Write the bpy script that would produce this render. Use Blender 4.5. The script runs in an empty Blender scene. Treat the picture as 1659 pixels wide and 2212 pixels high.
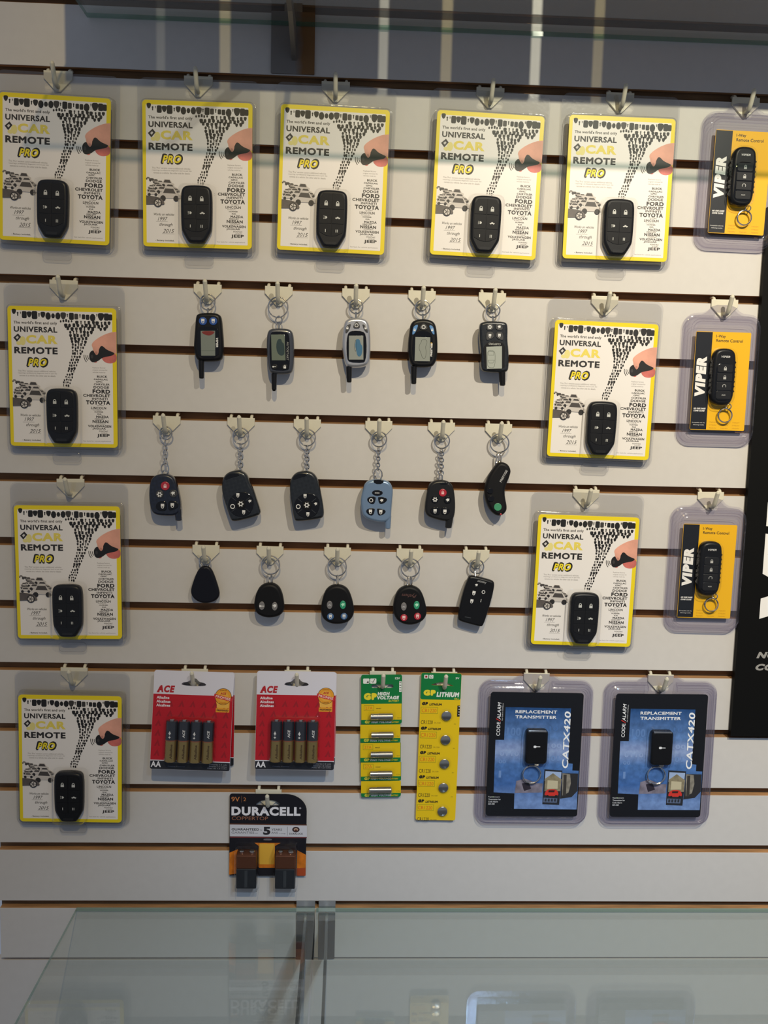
import bpy, math, random
from mathutils import Vector, geometry
random.seed(7)
SC = bpy.context.scene
COL = SC.collection

# ------------------------------------------------------------------ camera (millimetres on the wall -> metres)
# wall coordinates: x right, z up (groove k has its upper lip at z = -76.2*k), d = distance out of the wall
CQ = (400.0, -1091.55161, -440.035181, -0.119316134, 0.0421009773, 0.0243600185, 1980.26065)
OX, OZ = -440.0, 2000.0
def _axes():
    p, y, r = CQ[3:6]
    cp, sp, cy, sy, cr, sr = math.cos(p), math.sin(p), math.cos(y), math.sin(y), math.cos(r), math.sin(r)
    f = Vector((sy*cp, cy*cp, sp)); rt = Vector((cy, -sy, 0)); up = rt.cross(f)
    return cr*rt+sr*up, -sr*rt+cr*up, f
RT, UP, FW = _axes()
def at(u, v, d=0.0):
    """pixel of the photograph -> (x, z) on the plane d mm in front of the wall"""
    dr = FW + RT*((u-829.5)/CQ[6]) - UP*((v-1106)/CQ[6])
    t = (-d-CQ[1])/dr.y
    return CQ[0]+t*dr.x, CQ[2]+t*dr.z
def W(x, z, d=0.0):
    return Vector(((x+OX)/1000.0, -d/1000.0, (z+OZ)/1000.0))

from mathutils import Matrix
cam = bpy.data.cameras.new('camera'); co = bpy.data.objects.new('camera', cam); COL.objects.link(co)
m = Matrix((RT, UP, -FW)).transposed().to_4x4()
m.translation = W(CQ[0], CQ[2], -CQ[1]); co.matrix_world = m
cam.sensor_fit = 'VERTICAL'; cam.sensor_height = 24.0; cam.lens = CQ[6]/2212*24.0
cam.clip_start = 0.01
SC.camera = co

# ------------------------------------------------------------------ world, lights, exposure
wd = bpy.data.worlds.new('room'); SC.world = wd; wd.use_nodes = True
wd.node_tree.nodes['Background'].inputs[0].default_value = (0.707, 0.802, 1.0, 1)
wd.node_tree.nodes['Background'].inputs[1].default_value = 0.26
def lamp(name, kind, loc, target, energy, color, size=0.05, **kw):
    l = bpy.data.lights.new(name, kind); l.energy = energy; l.color = color
    if kind == 'SPOT':
        l.shadow_soft_size = size; l.spot_size = math.radians(kw['cone']); l.spot_blend = kw.get('blend', 1.0)
    else:
        l.shape = 'RECTANGLE'; l.size = size; l.size_y = kw.get('size_y', size)
    o = bpy.data.objects.new(name, l); COL.objects.link(o); o.location = loc
    o.rotation_euler = (Vector(target)-Vector(loc)).to_track_quat('-Z', 'Y').to_euler()
    o['kind'] = 'helper'
    return o
lamp('track_spot', 'SPOT', W(1000, 600, 1560), W(1372, -97), 150, (1.0, 0.916, 0.742), 0.015, cone=87)
lamp('track_spot', 'SPOT', W(400, 600, 1560), W(560, -700), 45, (1.0, 0.785, 0.41), 0.015, cone=80)
lamp('wall_washer', 'SPOT', W(900, 500, 2000), W(620, -1560), 84, (0.42, 0.665, 1.0), 0.12, cone=36)
vs = SC.view_settings
vs.view_transform = 'Standard'; vs.look = 'None'; vs.exposure = 0.0; vs.gamma = 1.0; vs.use_curve_mapping = False
SC.cycles.transparent_max_bounces = 24
SC.cycles.max_bounces = 8
SC.cycles.caustics_reflective = False; SC.cycles.caustics_refractive = False

# ------------------------------------------------------------------ materials
def lin(h):
    if not isinstance(h, str): return tuple(h)
    h = h.lstrip('#'); o = []
    for i in (0, 2, 4):
        c = int(h[i:i+2], 16)/255
        o.append(c/12.92 if c <= 0.04045 else ((c+0.055)/1.055)**2.4)
    return tuple(o)
MATS = {}
def mat(name, col='#808080', rough=0.5, metal=0.0, coat=0.0, spec=0.5, noise=0.0, nscale=200.0, bump=0.0, bscale=400.0, stretch=(1,1,1)):
    if name in MATS: return MATS[name]
    m = bpy.data.materials.new(name); m.use_nodes = True; nt = m.node_tree; b = nt.nodes['Principled BSDF']
    c = lin(col)
    b.inputs['Base Color'].default_value = (*c, 1); b.inputs['Roughness'].default_value = rough
    b.inputs['Metallic'].default_value = metal; b.inputs['Coat Weight'].default_value = coat
    b.inputs['Coat Roughness'].default_value = 0.08
    b.inputs['Specular IOR Level'].default_value = spec
    if noise or bump:
        tc = nt.nodes.new('ShaderNodeTexCoord'); mp = nt.nodes.new('ShaderNodeMapping'); mp.inputs['Scale'].default_value = stretch
        nt.links.new(tc.outputs['Object'], mp.inputs['Vector'])
    if noise:
        n = nt.nodes.new('ShaderNodeTexNoise'); n.inputs['Scale'].default_value = nscale; n.inputs['Detail'].default_value = 4
        nt.links.new(mp.outputs['Vector'], n.inputs['Vector'])
        r = nt.nodes.new('ShaderNodeValToRGB')
        r.color_ramp.elements[0].position = 0.3; r.color_ramp.elements[1].position = 0.7
        r.color_ramp.elements[0].color = (*[max(0, x*(1-noise)) for x in c], 1)
        r.color_ramp.elements[1].color = (*[min(1, x*(1+noise)) for x in c], 1)
        nt.links.new(n.outputs['Fac'], r.inputs['Fac']); nt.links.new(r.outputs['Color'], b.inputs['Base Color'])
    if bump:
        n2 = nt.nodes.new('ShaderNodeTexNoise'); n2.inputs['Scale'].default_value = bscale
        nt.links.new(mp.outputs['Vector'], n2.inputs['Vector'])
        bp = nt.nodes.new('ShaderNodeBump'); bp.inputs['Strength'].default_value = bump; bp.inputs['Distance'].default_value = 0.0004
        nt.links.new(n2.outputs['Fac'], bp.inputs['Height']); nt.links.new(bp.outputs['Normal'], b.inputs['Normal'])
    MATS[name] = m; return m
def ink(h, rough=0.45):
    return mat('ink_'+h.lstrip('#'), h, rough)
def clear(name, tint, ior=1.45, rough=0.06, haze=0.0, hazecol=(0.8, 0.8, 0.9), bump=0.0, edge=None):
    if name in MATS: return MATS[name]
    m = bpy.data.materials.new(name); m.use_nodes = True; nt = m.node_tree; nt.nodes.clear()
    out = nt.nodes.new('ShaderNodeOutputMaterial'); t = nt.nodes.new('ShaderNodeBsdfTransparent'); t.inputs[0].default_value = (*tint, 1)
    g = nt.nodes.new('ShaderNodeBsdfGlossy'); g.inputs['Roughness'].default_value = rough; g.inputs[0].default_value = (1, 1, 1, 1)
    f = nt.nodes.new('ShaderNodeFresnel')
    # thin sheet: the same reflectance seen from either side
    ge = nt.nodes.new('ShaderNodeNewGeometry'); mi = nt.nodes.new('ShaderNodeMapRange')
    mi.inputs[3].default_value = ior; mi.inputs[4].default_value = 1/ior
    nt.links.new(ge.outputs['Backfacing'], mi.inputs[0]); nt.links.new(mi.outputs[0], f.inputs['IOR'])
    mx = nt.nodes.new('ShaderNodeMixShader'); first = t
    if edge:                                   # a slanting path through the sheet absorbs more
        lw = nt.nodes.new('ShaderNodeLayerWeight'); lw.inputs[0].default_value = 0.35
        cm = nt.nodes.new('ShaderNodeMix'); cm.data_type = 'RGBA'; cm.inputs['A'].default_value = (*tint, 1); cm.inputs['B'].default_value = (*edge, 1)
        nt.links.new(lw.outputs['Facing'], cm.inputs[0]); nt.links.new(cm.outputs['Result'], t.inputs[0])
    if haze:
        df = nt.nodes.new('ShaderNodeBsdfDiffuse'); df.inputs[0].default_value = (*hazecol, 1)
        m2 = nt.nodes.new('ShaderNodeMixShader'); m2.inputs[0].default_value = haze
        nt.links.new(t.outputs[0], m2.inputs[1]); nt.links.new(df.outputs[0], m2.inputs[2]); first = m2
    if bump:
        n2 = nt.nodes.new('ShaderNodeTexNoise'); n2.inputs['Scale'].default_value = 120; tc = nt.nodes.new('ShaderNodeTexCoord')
        nt.links.new(tc.outputs['Object'], n2.inputs['Vector'])
        bp = nt.nodes.new('ShaderNodeBump'); bp.inputs['Strength'].default_value = bump; bp.inputs['Distance'].default_value = 0.001
        nt.links.new(n2.outputs['Fac'], bp.inputs['Height']); nt.links.new(bp.outputs['Normal'], g.inputs['Normal']); nt.links.new(bp.outputs['Normal'], f.inputs['Normal'])
    nt.links.new(f.outputs[0], mx.inputs[0]); nt.links.new(first.outputs[0], mx.inputs[1]); nt.links.new(g.outputs[0], mx.inputs[2])
    nt.links.new(mx.outputs[0], out.inputs[0]); MATS[name] = m; return m
def weave(name, c1, c2, scale=900.0):
    """carbon-fibre look: a fine checker in two near-black tones under a clear coat"""
    if name in MATS: return MATS[name]
    m = bpy.data.materials.new(name); m.use_nodes = True; nt = m.node_tree; b = nt.nodes['Principled BSDF']
    tc = nt.nodes.new('ShaderNodeTexCoord'); mp = nt.nodes.new('ShaderNodeMapping'); mp.inputs['Rotation'].default_value = (0, 0.7, 0)
    mp.inputs['Scale'].default_value = (1, 0.02, 1)
    ch = nt.nodes.new('ShaderNodeTexChecker'); ch.inputs['Scale'].default_value = scale
    ch.inputs[1].default_value = (*lin(c1), 1); ch.inputs[2].default_value = (*lin(c2), 1)
    nt.links.new(tc.outputs['Object'], mp.inputs['Vector']); nt.links.new(mp.outputs['Vector'], ch.inputs['Vector'])
    nt.links.new(ch.outputs['Color'], b.inputs['Base Color'])
    b.inputs['Roughness'].default_value = 0.3; b.inputs['Coat Weight'].default_value = 0.6
    MATS[name] = m; return m
M_LAM = mat('slat_laminate', (0.63, 0.605, 0.58), 0.55, noise=0.015, nscale=90, bump=0.03)
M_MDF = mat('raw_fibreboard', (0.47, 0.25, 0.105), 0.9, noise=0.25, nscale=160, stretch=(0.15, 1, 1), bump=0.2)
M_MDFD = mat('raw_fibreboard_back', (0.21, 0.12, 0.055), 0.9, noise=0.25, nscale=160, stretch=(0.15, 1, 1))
M_HOOK = mat('cream_plastic', (0.70, 0.66, 0.53), 0.42, noise=0.04, nscale=60)
M_CHROME = mat('chrome', (0.70, 0.66, 0.60), 0.14, 1.0)
M_STEEL = mat('brushed_steel', (0.36, 0.37, 0.38), 0.35, 1.0, noise=0.08, nscale=50)
M_BLACK = mat('black_plastic', (0.006, 0.006, 0.007), 0.36, spec=0.3)
M_GLOSS = mat('black_gloss_plastic', (0.005, 0.005, 0.006), 0.12, spec=0.45)
M_SATIN = mat('black_satin_rubber', (0.007, 0.007, 0.008), 0.5, spec=0.22)
M_CHAR = mat('charcoal_plastic', (0.014, 0.014, 0.015), 0.33, spec=0.35)
M_LCD = mat('lcd_panel', (0.30, 0.33, 0.27), 0.3, coat=0.6)
M_LCD2 = mat('lcd_panel_pale', (0.42, 0.45, 0.40), 0.3, coat=0.6)
M_SILVER = mat('silver_paint', (0.60, 0.60, 0.61), 0.28, 0.75)
M_GUN = mat('gunmetal_paint', (0.10, 0.105, 0.12), 0.25, 0.6, coat=0.4)
M_BLUEM = mat('ice_blue_paint', (0.21, 0.31, 0.46), 0.28, 0.35, coat=0.5)
M_CARB = weave('carbon_weave', '#0a0b0c', '#24282b')
M_CARBN = weave('navy_carbon_weave', '#090b12', '#1c2338')
M_CLEAR = clear('clear_blister', (0.972, 0.972, 0.972), 1.48, 0.08, haze=0.015, bump=0.16, edge=(0.58, 0.58, 0.59))
M_LILAC = clear('lilac_clear_blister', (0.96, 0.953, 0.968), 1.52, 0.11, haze=0.025, hazecol=(0.70, 0.68, 0.86), bump=0.16, edge=(0.50, 0.47, 0.60))
M_BUBBLE = clear('clear_bubble', (0.975, 0.975, 0.975), 1.28, 0.05, bump=0.06)
M_GLASS = clear('shelf_glass', (0.93, 0.955, 0.94), 1.52, 0.02)
M_EDGE = clear('glass_edge_green', (0.52, 0.68, 0.60), 1.5, 0.1, haze=0.40, hazecol=(0.03, 0.24, 0.16))
M_EDGEP = clear('glass_edge_pale', (0.55, 0.72, 0.64), 1.5, 0.1, haze=0.5, hazecol=(0.50, 0.62, 0.55))

# ------------------------------------------------------------------ mesh builder, local millimetres (x, z, d)
_TXT = {}
def _raw(body, bold, shear):
    k = (body, bold, shear)
    if k in _TXT: return _TXT[k]
    cu = bpy.data.curves.new('t', 'FONT'); cu.body = body; cu.size = 1; cu.offset = bold; cu.shear = shear
    cu.resolution_u = 3; cu.fill_mode = 'FRONT'
    ob = bpy.data.objects.new('t', cu); me = bpy.data.meshes.new_from_object(ob)
    V = [(v.co.x, v.co.y) for v in me.vertices]; F = []
    for p in me.polygons:                      # keep the winding facing the viewer
        f = tuple(p.vertices)
        ar = sum(V[f[i]][0]*V[f[(i+1) % len(f)]][1]-V[f[(i+1) % len(f)]][0]*V[f[i]][1] for i in range(len(f)))
        F.append(f if ar > 0 else f[::-1])
    bpy.data.objects.remove(ob); bpy.data.meshes.remove(me); bpy.data.curves.remove(cu)
    _TXT[k] = (V, F); return _TXT[k]
def _adv(c):
    w = lambda t: max(v[0] for v in _raw(t, 0, 0)[0])-min(v[0] for v in _raw(t, 0, 0)[0])
    return w('|'+c+'|')-w('||')
def text_geo(s, bold, shear, sp):
    k = ('#', s, bold, shear, sp)
    if k in _TXT: return _TXT[k]
    V = []; F = []; x = 0.0; lay = -1
    for c in s:
        if c != ' ':
            stack = c in 'MWmw' or bold >= .09
            gv, gf = _raw(c, 0.0 if stack else bold, shear)
            n = 8 if stack and bold > .004 else 0
            for ox, oy in ([(0, 0)] if n in (0, 8) else [])+[(bold*math.cos(2*math.pi*i/n), bold*math.sin(2*math.pi*i/n)*(n > 2)) for i in range(n)]:
                o = len(V); lay += 1; V += [(a+x+ox, b+oy, .006*(lay % 9)) for a, b in gv]; F += [tuple(i+o for i in f) for f in gf]
        x += _adv(c)*sp+bold*1.3
    x0, x1 = min(v[0] for v in V), max(v[0] for v in V); y0, y1 = min(v[1] for v in V), max(v[1] for v in V)
    V = [(v[0]-(x0+x1)/2, v[1]-(y0+y1)/2, v[2]) for v in V]
    _TXT[k] = (V, F, x1-x0, y1-y0); return _TXT[k]
def rrect(w, h, r, cx=0.0, cz=0.0, n=5):
    r = max(0.01, min(r, w/2-0.01, h/2-0.01)); P = []
    for qx, qz, a0 in ((1, -1, -90), (1, 1, 0), (-1, 1, 90), (-1, -1, 180)):
        for i in range(n+1):
            a = math.radians(a0+90*i/n); P.append((cx+qx*(w/2-r)+r*math.cos(a), cz+qz*(h/2-r)+r*math.sin(a)))
    return P
def ell(cx, cz, rx, rz=None, n=20, a0=0):
    rz = rx if rz is None else rz
    return [(cx+rx*math.cos(2*math.pi*i/n+a0), cz+rz*math.sin(2*math.pi*i/n+a0)) for i in range(n)]
def area(P):
    return sum(P[i][0]*P[(i+1) % len(P)][1]-P[(i+1) % len(P)][0]*P[i][1] for i in range(len(P)))/2
def ccw(P):
    return list(P) if area(P) > 0 else list(P)[::-1]
def smooth(P, it=2):
    for _ in range(it):
        Q = []
        for i in range(len(P)):
            a, b = P[i], P[(i+1) % len(P)]
            Q.append((0.75*a[0]+0.25*b[0], 0.75*a[1]+0.25*b[1])); Q.append((0.25*a[0]+0.75*b[0], 0.25*a[1]+0.75*b[1]))
        P = Q
    return P
def inset(P, e):
    n = len(P); Q = []
    for i in range(n):
        a, b, c = P[i-1], P[i], P[(i+1) % n]
        d1 = Vector((b[0]-a[0], b[1]-a[1])); d2 = Vector((c[0]-b[0], c[1]-b[1]))
        if d1.length < 1e-9: d1 = d2.copy()
        if d2.length < 1e-9: d2 = d1.copy()
        d1.normalize(); d2.normalize(); t = Vector((-d1.y-d2.y, d1.x+d2.x))
        if t.length < 1e-6: Q.append(b); continue
        t.normalize(); k = 1/max(0.5, t.x*-d1.y+t.y*d1.x)
        Q.append((b[0]+t.x*e*k, b[1]+t.y*e*k))
    return Q
class MB:
    def __init__(s): s.v = []; s.f = []; s.m = []; s.mats = []; s.pc = 0
    def mi(s, m):
        if m not in s.mats: s.mats.append(m)
        return s.mats.index(m)
    def add(s, V, F, m):
        o = len(s.v); k = s.mi(m); s.v += [tuple(p) for p in V]
        for f in F: s.f.append(tuple(i+o for i in f)); s.m.append(k)
        return s
    def poly(s, P, d, m):
        P = ccw(P); s.pc += 1; d += min(.0025*s.pc, .12)      # overprints never share a plane
        return s.add([(x, z, d) for x, z in P], [tuple(range(len(P)))], m)
    def rings(s, R, m, cap0=True, cap1=True, m1=None):
        """R: list of (outline, d), all ccw and of one length, from the back to the front"""
        n = len(R[0][0]); V = []; F = []
        for P, d in R: V += [(x, z, d) for x, z in P]
        for k in range(len(R)-1):
            for i in range(n):
                j = (i+1) % n; F.append((k*n+i, k*n+j, (k+1)*n+j, (k+1)*n+i))
        if cap0: F.append(tuple(range(n-1, -1, -1)))
        s.add(V, F, m)
        if cap1:
            P, d = R[-1]; s.add([(x, z, d) for x, z in P], [tuple(range(n))], m1 or m)
        return s
    def prism(s, P, d0, d1, m, bev=0.0, m1=None):
        P = ccw(P)
        if bev: return s.rings([(P, d0), (P, d1-bev), (inset(P, bev*0.35), d1-bev*0.3), (inset(P, bev), d1)], m, m1=m1)
        return s.rings([(P, d0), (P, d1)], m, m1=m1)
    def pillow(s, P, d0, d1, m, r=3.0):
        P = ccw(P); t = d1-d0
        return s.rings([(inset(P, r*0.4), d0), (inset(P, r*0.1), d0+t*0.08), (P, d0+t*0.25), (P, d1-min(t*0.45, r)), (inset(P, r*0.12), d1-min(t*0.28, r*0.6)),
                        (inset(P, r*0.38), d1-min(t*0.12, r*0.26)), (inset(P, r*0.72), d1-r*0.06), (inset(P, r), d1)], m)
    def box(s, x0, x1, z0, z1, d0, d1, m):
        return s.prism([(x0, z0), (x1, z0), (x1, z1), (x0, z1)], d0, d1, m)
    def holed(s, outer, hole, d0, d1, m):
        outer = ccw(outer); hole = ccw(hole)[::-1]; A = outer+hole; no, nh = len(outer), len(hole)
        T = geometry.tessellate_polygon([[Vector((x, z, 0)) for x, z in outer], [Vector((x, z, 0)) for x, z in hole]])
        V = [(x, z, d1) for x, z in A]+[(x, z, d0) for x, z in A]; N = len(A); F = []
        for t in T:
            t = tuple(t); P = [A[i] for i in t]
            if area(P) < 0: t = t[::-1]
            F.append(t); F.append(tuple(i+N for i in t[::-1]))
        for o, n in ((0, no), (no, nh)):
            for i in range(n):
                j = (i+1) % n; F.append((N+o+i, N+o+j, o+j, o+i))
        return s.add(V, F, m)
    def tube(s, pts, r, m, n=8, r1=None, cap=True):
        pts = [Vector(p) for p in pts]; V = []; F = []; K = len(pts); ref = None
        for i, p in enumerate(pts):
            t = (pts[min(i+1, K-1)]-pts[max(i-1, 0)]).normalized()
            if ref is None: ref = Vector((0, 0, 1)) if abs(t.z) < 0.9 else Vector((1, 0, 0))
            a = (ref-t*ref.dot(t)).normalized(); b = t.cross(a); ref = a
            rr = r if r1 is None else r+(r1-r)*i/(K-1)
            for k in range(n):
                q = 2*math.pi*k/n; V.append(tuple(p+a*rr*math.cos(q)+b*rr*math.sin(q)))
        for i in range(K-1):
            for k in range(n):
                j = (k+1) % n; F.append((i*n+k, i*n+j, (i+1)*n+j, (i+1)*n+k))
        if cap: F.append(tuple(range(n-1, -1, -1))); F.append(tuple((K-1)*n+k for k in range(n)))
        # (x, z, d) is a left-handed frame here, flip to face outward
        return s.add(V, [f[::-1] for f in F], m)
    def ring(s, cx, cz, d, R, r, m, rz=None, tilt=0.0, turn=0.0, n=28, k=7):
        """a wire loop about parallel to the wall; turn swings it about its vertical, tilt leans it"""
        rz = rz or R; V = []; F = []
        ct, st = math.cos(math.radians(turn)), math.sin(math.radians(turn)); cl, sl = math.cos(math.radians(tilt)), math.sin(math.radians(tilt))
        for i in range(n):
            a = 2*math.pi*i/n; px, pz = math.cos(a), math.sin(a)
            for j in range(k):
                b = 2*math.pi*j/k; x = px*(R+r*math.cos(b)); z = pz*(rz+r*math.cos(b)); y = r*math.sin(b)
                x, y = x*ct-y*st, x*st+y*ct; z, y = z*cl-y*sl, z*sl+y*cl
                V.append((cx+x, cz+z, d+y))
        for i in range(n):
            for j in range(k):
                F.append((i*k+j, ((i+1) % n)*k+j, ((i+1) % n)*k+(j+1) % k, i*k+(j+1) % k))
        return s.add(V, F, m)
    def lathe(s, prof, cx, cz, d, m, axis='z', n=16):
        """prof: list of (radius, height)"""
        V = []; F = []; K = len(prof)
        for r, h in prof:
            for i in range(n):
                a = 2*math.pi*i/n; c, q = r*math.cos(a), r*math.sin(a)
                if axis == 'z': V.append((cx+c, cz+h, d+q))
                elif axis == 'x': V.append((cx+h, cz+c, d+q))
                else: V.append((cx+c, cz+q, d+h))
        for k in range(K-1):
            for i in range(n):
                j = (i+1) % n; f = (k*n+i, k*n+j, (k+1)*n+j, (k+1)*n+i)
                F.append(f if axis != 'z' else f)
        F.append(tuple(range(n-1, -1, -1))); F.append(tuple((K-1)*n+i for i in range(n)))
        return s.add(V, F, m)
    def text(s, t, cx, cz, w, h, d, m, bold=0.0, shear=0.0, rot=0.0, sp=1.0):
        V, F, tw, th = text_geo(t, bold, shear, sp)
        sx = w/tw if w else h/th; sz = h/th if h else w/tw
        c, q = math.cos(math.radians(rot)), math.sin(math.radians(rot))
        return s.add([(cx+x*sx*c-y*sz*q, cz+x*sx*q+y*sz*c, d+e) for x, y, e in V], F, m)
    def stroke(s, pts, w, d, m, closed=False):
        """a printed line"""
        n = len(pts)
        for i in range(n if closed else n-1):
            a, b = Vector(pts[i]), Vector(pts[(i+1) % n]); t = (b-a)
            if t.length < 1e-6: continue
            t.normalize(); k = Vector((-t.y, t.x))*w/2
            a2, b2 = a-t*w*0.3, b+t*w*0.3
            s.poly([tuple(a2-k), tuple(b2-k), tuple(b2+k), tuple(a2+k)], d, m)
        return s
    def build(s, name, parent=None, origin=None, flat=False, **props):
        me = bpy.data.meshes.new(name)
        ox, oz, od = origin or (0, 0, 0)
        me.from_pydata([((x-ox)/1000, -(d-od)/1000, (z-oz)/1000) for x, z, d in s.v], [], s.f)
        for m in s.mats: me.materials.append(m)
        me.polygons.foreach_set('material_index', s.m)
        if not flat:
            me.polygons.foreach_set('use_smooth', [True]*len(s.f)); me.set_sharp_from_angle(angle=math.radians(38))
        me.update()
        o = bpy.data.objects.new(name, me); COL.objects.link(o)
        if parent:
            o.parent = parent
            if origin: o.location = (ox/1000, -od/1000, oz/1000)
        for k, v in props.items(): o[k] = v
        if name in ('lettering', 'key_swarm_print', 'triangle_pattern'): o['kind'] = 'stuff'      # fine print, one part
        return o
def thing(name, label, cat, x, z, d=0.0, rot=0.0, group=None):
    o = bpy.data.objects.new(name, None); COL.objects.link(o); o.empty_display_size = 0.01
    o.location = W(x, z, d); o.rotation_euler = (0, -math.radians(rot), 0)
    o['label'] = label; o['category'] = cat
    if group: o['group'] = group
    return o
def tag(o, label, cat, group=None):
    o['label'] = label; o['category'] = cat
    if group: o['group'] = group
    return o
def copy_tree(o, parent=None):
    c = o.copy(); COL.objects.link(c); c.parent = parent
    for ch in list(o.children): copy_tree(ch, c)
    return c
def place(o, x, z, d=0.0, rot=0.0, label=None, group=None):
    o.location = W(x, z, d); o.rotation_euler = (0, -math.radians(rot), 0)
    if label: o['label'] = label
    if group: o['group'] = group
    return o
def card_pose(c, d):
    P = [at(u, v, d) for u, v in c]; tl, tr, bl, br = P
    x = sum(p[0] for p in P)/4; z = sum(p[1] for p in P)/4
    a = (math.degrees(math.atan2(tr[1]-tl[1], tr[0]-tl[0]))+math.degrees(math.atan2(br[1]-bl[1], br[0]-bl[0])))/2
    b = (math.degrees(math.atan2(tl[1]-bl[1], tl[0]-bl[0]))+math.degrees(math.atan2(tr[1]-br[1], tr[0]-br[0])))/2-90
    return x, z, (a+b)/2

# ------------------------------------------------------------------ printed / moulded symbols
def lock(mb, cx, cz, s, d, m, opened=False, rot=0):
    c, q = math.cos(math.radians(rot)), math.sin(math.radians(rot))
    T = lambda P: [(cx+(x*c-z*q)*s, cz+(x*q+z*c)*s) for x, z in P]
    mb.poly(T([(-.36, -.5), (.36, -.5), (.36, .06), (-.36, .06)]), d, m)
    sh = [(.24*math.cos(a), .16+.26*math.sin(a)) for a in [math.pi*i/6 for i in range(7)]]
    sh = [(.24, .0)]+sh+([(-.24, .0)] if not opened else [(-.24, .12)])
    mb.stroke(T(sh), .13*s, d, m)
def trunk(mb, cx, cz, s, d, m):
    P = [(-.62, -.16), (.62, -.16), (.66, .02), (.3, .1), (.14, .28), (-.18, .28), (-.3, .08), (-.66, .0)]
    mb.poly([(cx+x*s, cz+z*s) for x, z in P], d, m)
    for k in (-.36, .36): mb.poly(ell(cx+k*s, cz-.17*s, .13*s, n=10), d, m)
def horn(mb, cx, cz, s, d, m):
    mb.poly([(cx+x*s, cz+z*s) for x, z in ((-.05, -.32), (.15, -.32), (.42, -.1), (.42, .1), (.15, .32), (-.05, .32))], d, m)
    for k in (-.25, 0, .25): mb.stroke([(cx-.2*s, cz+k*s), (cx-.48*s, cz+k*1.3*s)], .1*s, d, m)
def gear(mb, cx, cz, s, d, m):
    mb.stroke([(cx+.34*s*math.cos(a), cz+.34*s*math.sin(a)) for a in [2*math.pi*i/12 for i in range(12)]], .2*s, d, m, True)
    for i in range(6):
        a = math.pi*i/3; mb.stroke([(cx+.4*s*math.cos(a), cz+.4*s*math.sin(a)), (cx+.55*s*math.cos(a), cz+.55*s*math.sin(a))], .2*s, d, m)
def circ(mb, cx, cz, s, d, m):
    mb.stroke(ell(cx, cz, s*.4, n=16), .15*s, d, m, True)
def carhorn(mb, cx, cz, s, d, m):
    mb.poly([(cx+x*s, cz+z*s) for x, z in ((-.45, .1), (-.1, .42), (.42, .35), (.3, .0), (.38, -.2), (.05, -.1), (-.1, -.42), (-.2, -.05))], d, m)
def key(mb, cx, cz, s, d, m):
    mb.poly(rrect(.42*s, .36*s, .1*s, cx-.3*s, cz), d, m); mb.poly([(cx-.1*s, cz-.06*s), (cx+.5*s, cz-.06*s), (cx+.5*s, cz+.06*s), (cx-.1*s, cz+.06*s)], d, m)

# ------------------------------------------------------------------ the slat wall
GP_ = 76.2; GAP = 9.8
XL, XR = at(1, 1950)[0]-1.0, 1180.0
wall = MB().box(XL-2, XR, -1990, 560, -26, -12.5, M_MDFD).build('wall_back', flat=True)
wall.location = W(0, 0); wall['kind'] = 'structure'; wall['label'] = 'grooved slat wall panel in pale grey laminate'
def slat_mesh():
    mb = MB(); h = GP_-GAP; a, b = 0.0, h        # local z from lower lip up
    T = lambda x: x
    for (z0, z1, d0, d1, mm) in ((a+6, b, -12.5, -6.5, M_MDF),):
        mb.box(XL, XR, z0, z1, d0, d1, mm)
    # T-slot lips: front board 6.5 mm thick, raw edges, laminate face
    mb.rings([([(XL, a), (XR, a), (XR, b), (XL, b)], -6.5), ([(XL, a), (XR, a), (XR, b), (XL, b)], -0.5)], M_MDF, cap1=False)
    mb.rings([([(XL, a), (XR, a), (XR, b), (XL, b)], -0.5), ([(XL, a+.25), (XR, a+.25), (XR, b-.25), (XL+.3, b-.25)], 0.0)], M_LAM, cap0=False)
    return mb
s0 = None
for k in range(-7, 16):
    if s0 is None: s0 = slat_mesh().build('slat', wall, flat=True); o = s0
    else:
        o = s0.copy(); COL.objects.link(o)
    o.location = (0, 0, -(k*GP_)/1000)

MB().box(XL-40, XR, -2000, -GP_*15-3.2, -12.5, -0.3, M_LAM).build('lower_panel', wall, flat=True)
fl = MB().box(-1200, 2100, -2060, -2000, -30, 3200, mat('floor_tile', (0.22, 0.21, 0.20), 0.6, noise=0.1, nscale=6)).build('floor', flat=True)
fl.location = W(0, 0); fl['kind'] = 'structure'

# ------------------------------------------------------------------ glass shelves
def pane(name, x0, x1, z0, z1, d0, d1, parent, edges):
    mb = MB(); R = [(x0, z0), (x1, z0), (x1, z1), (x0, z1)]
    V = [(x, z, d0) for x, z in R]+[(x, z, d1) for x, z in R]
    mb.add(V, [(0, 1, 5, 4), (2, 3, 7, 6)], M_GLASS)
    mb.add(V, [(3, 2, 1, 0), (4, 5, 6, 7), (1, 2, 6, 5), (3, 0, 4, 7)], edges)
    return mb.build(name, parent, flat=True)
ux0 = at(188, 18, 3)[0]; uz = at(829, 60, 3)[1]
us = pane('glass_shelf', 0, XR-ux0, -5, 0, 3, 306, None, M_EDGE)
us.location = W(ux0, uz+3); tag(us, 'green-edged glass shelf across the top, above the first row of hooks', 'shelf')
lz = at(900, 1961, 3)[1]
lx0, lxm = at(166, 1968, 3)[0], at(682, 1962, 3)[0]
a = pane('glass_shelf', 0, lxm-lx0-1, -5, 0, 3, 306, None, M_EDGEP); a.location = W(lx0, lz); tag(a, 'left pane of the lower glass shelf, with its cut side edge showing', 'shelf')
a = pane('glass_shelf', 0, XR-lxm-1, -5, 0, 3, 306, None, M_EDGEP); a.location = W(lxm+1, lz); tag(a, 'right pane of the lower glass shelf, below the clamshells with blue cards', 'shelf')
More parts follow.
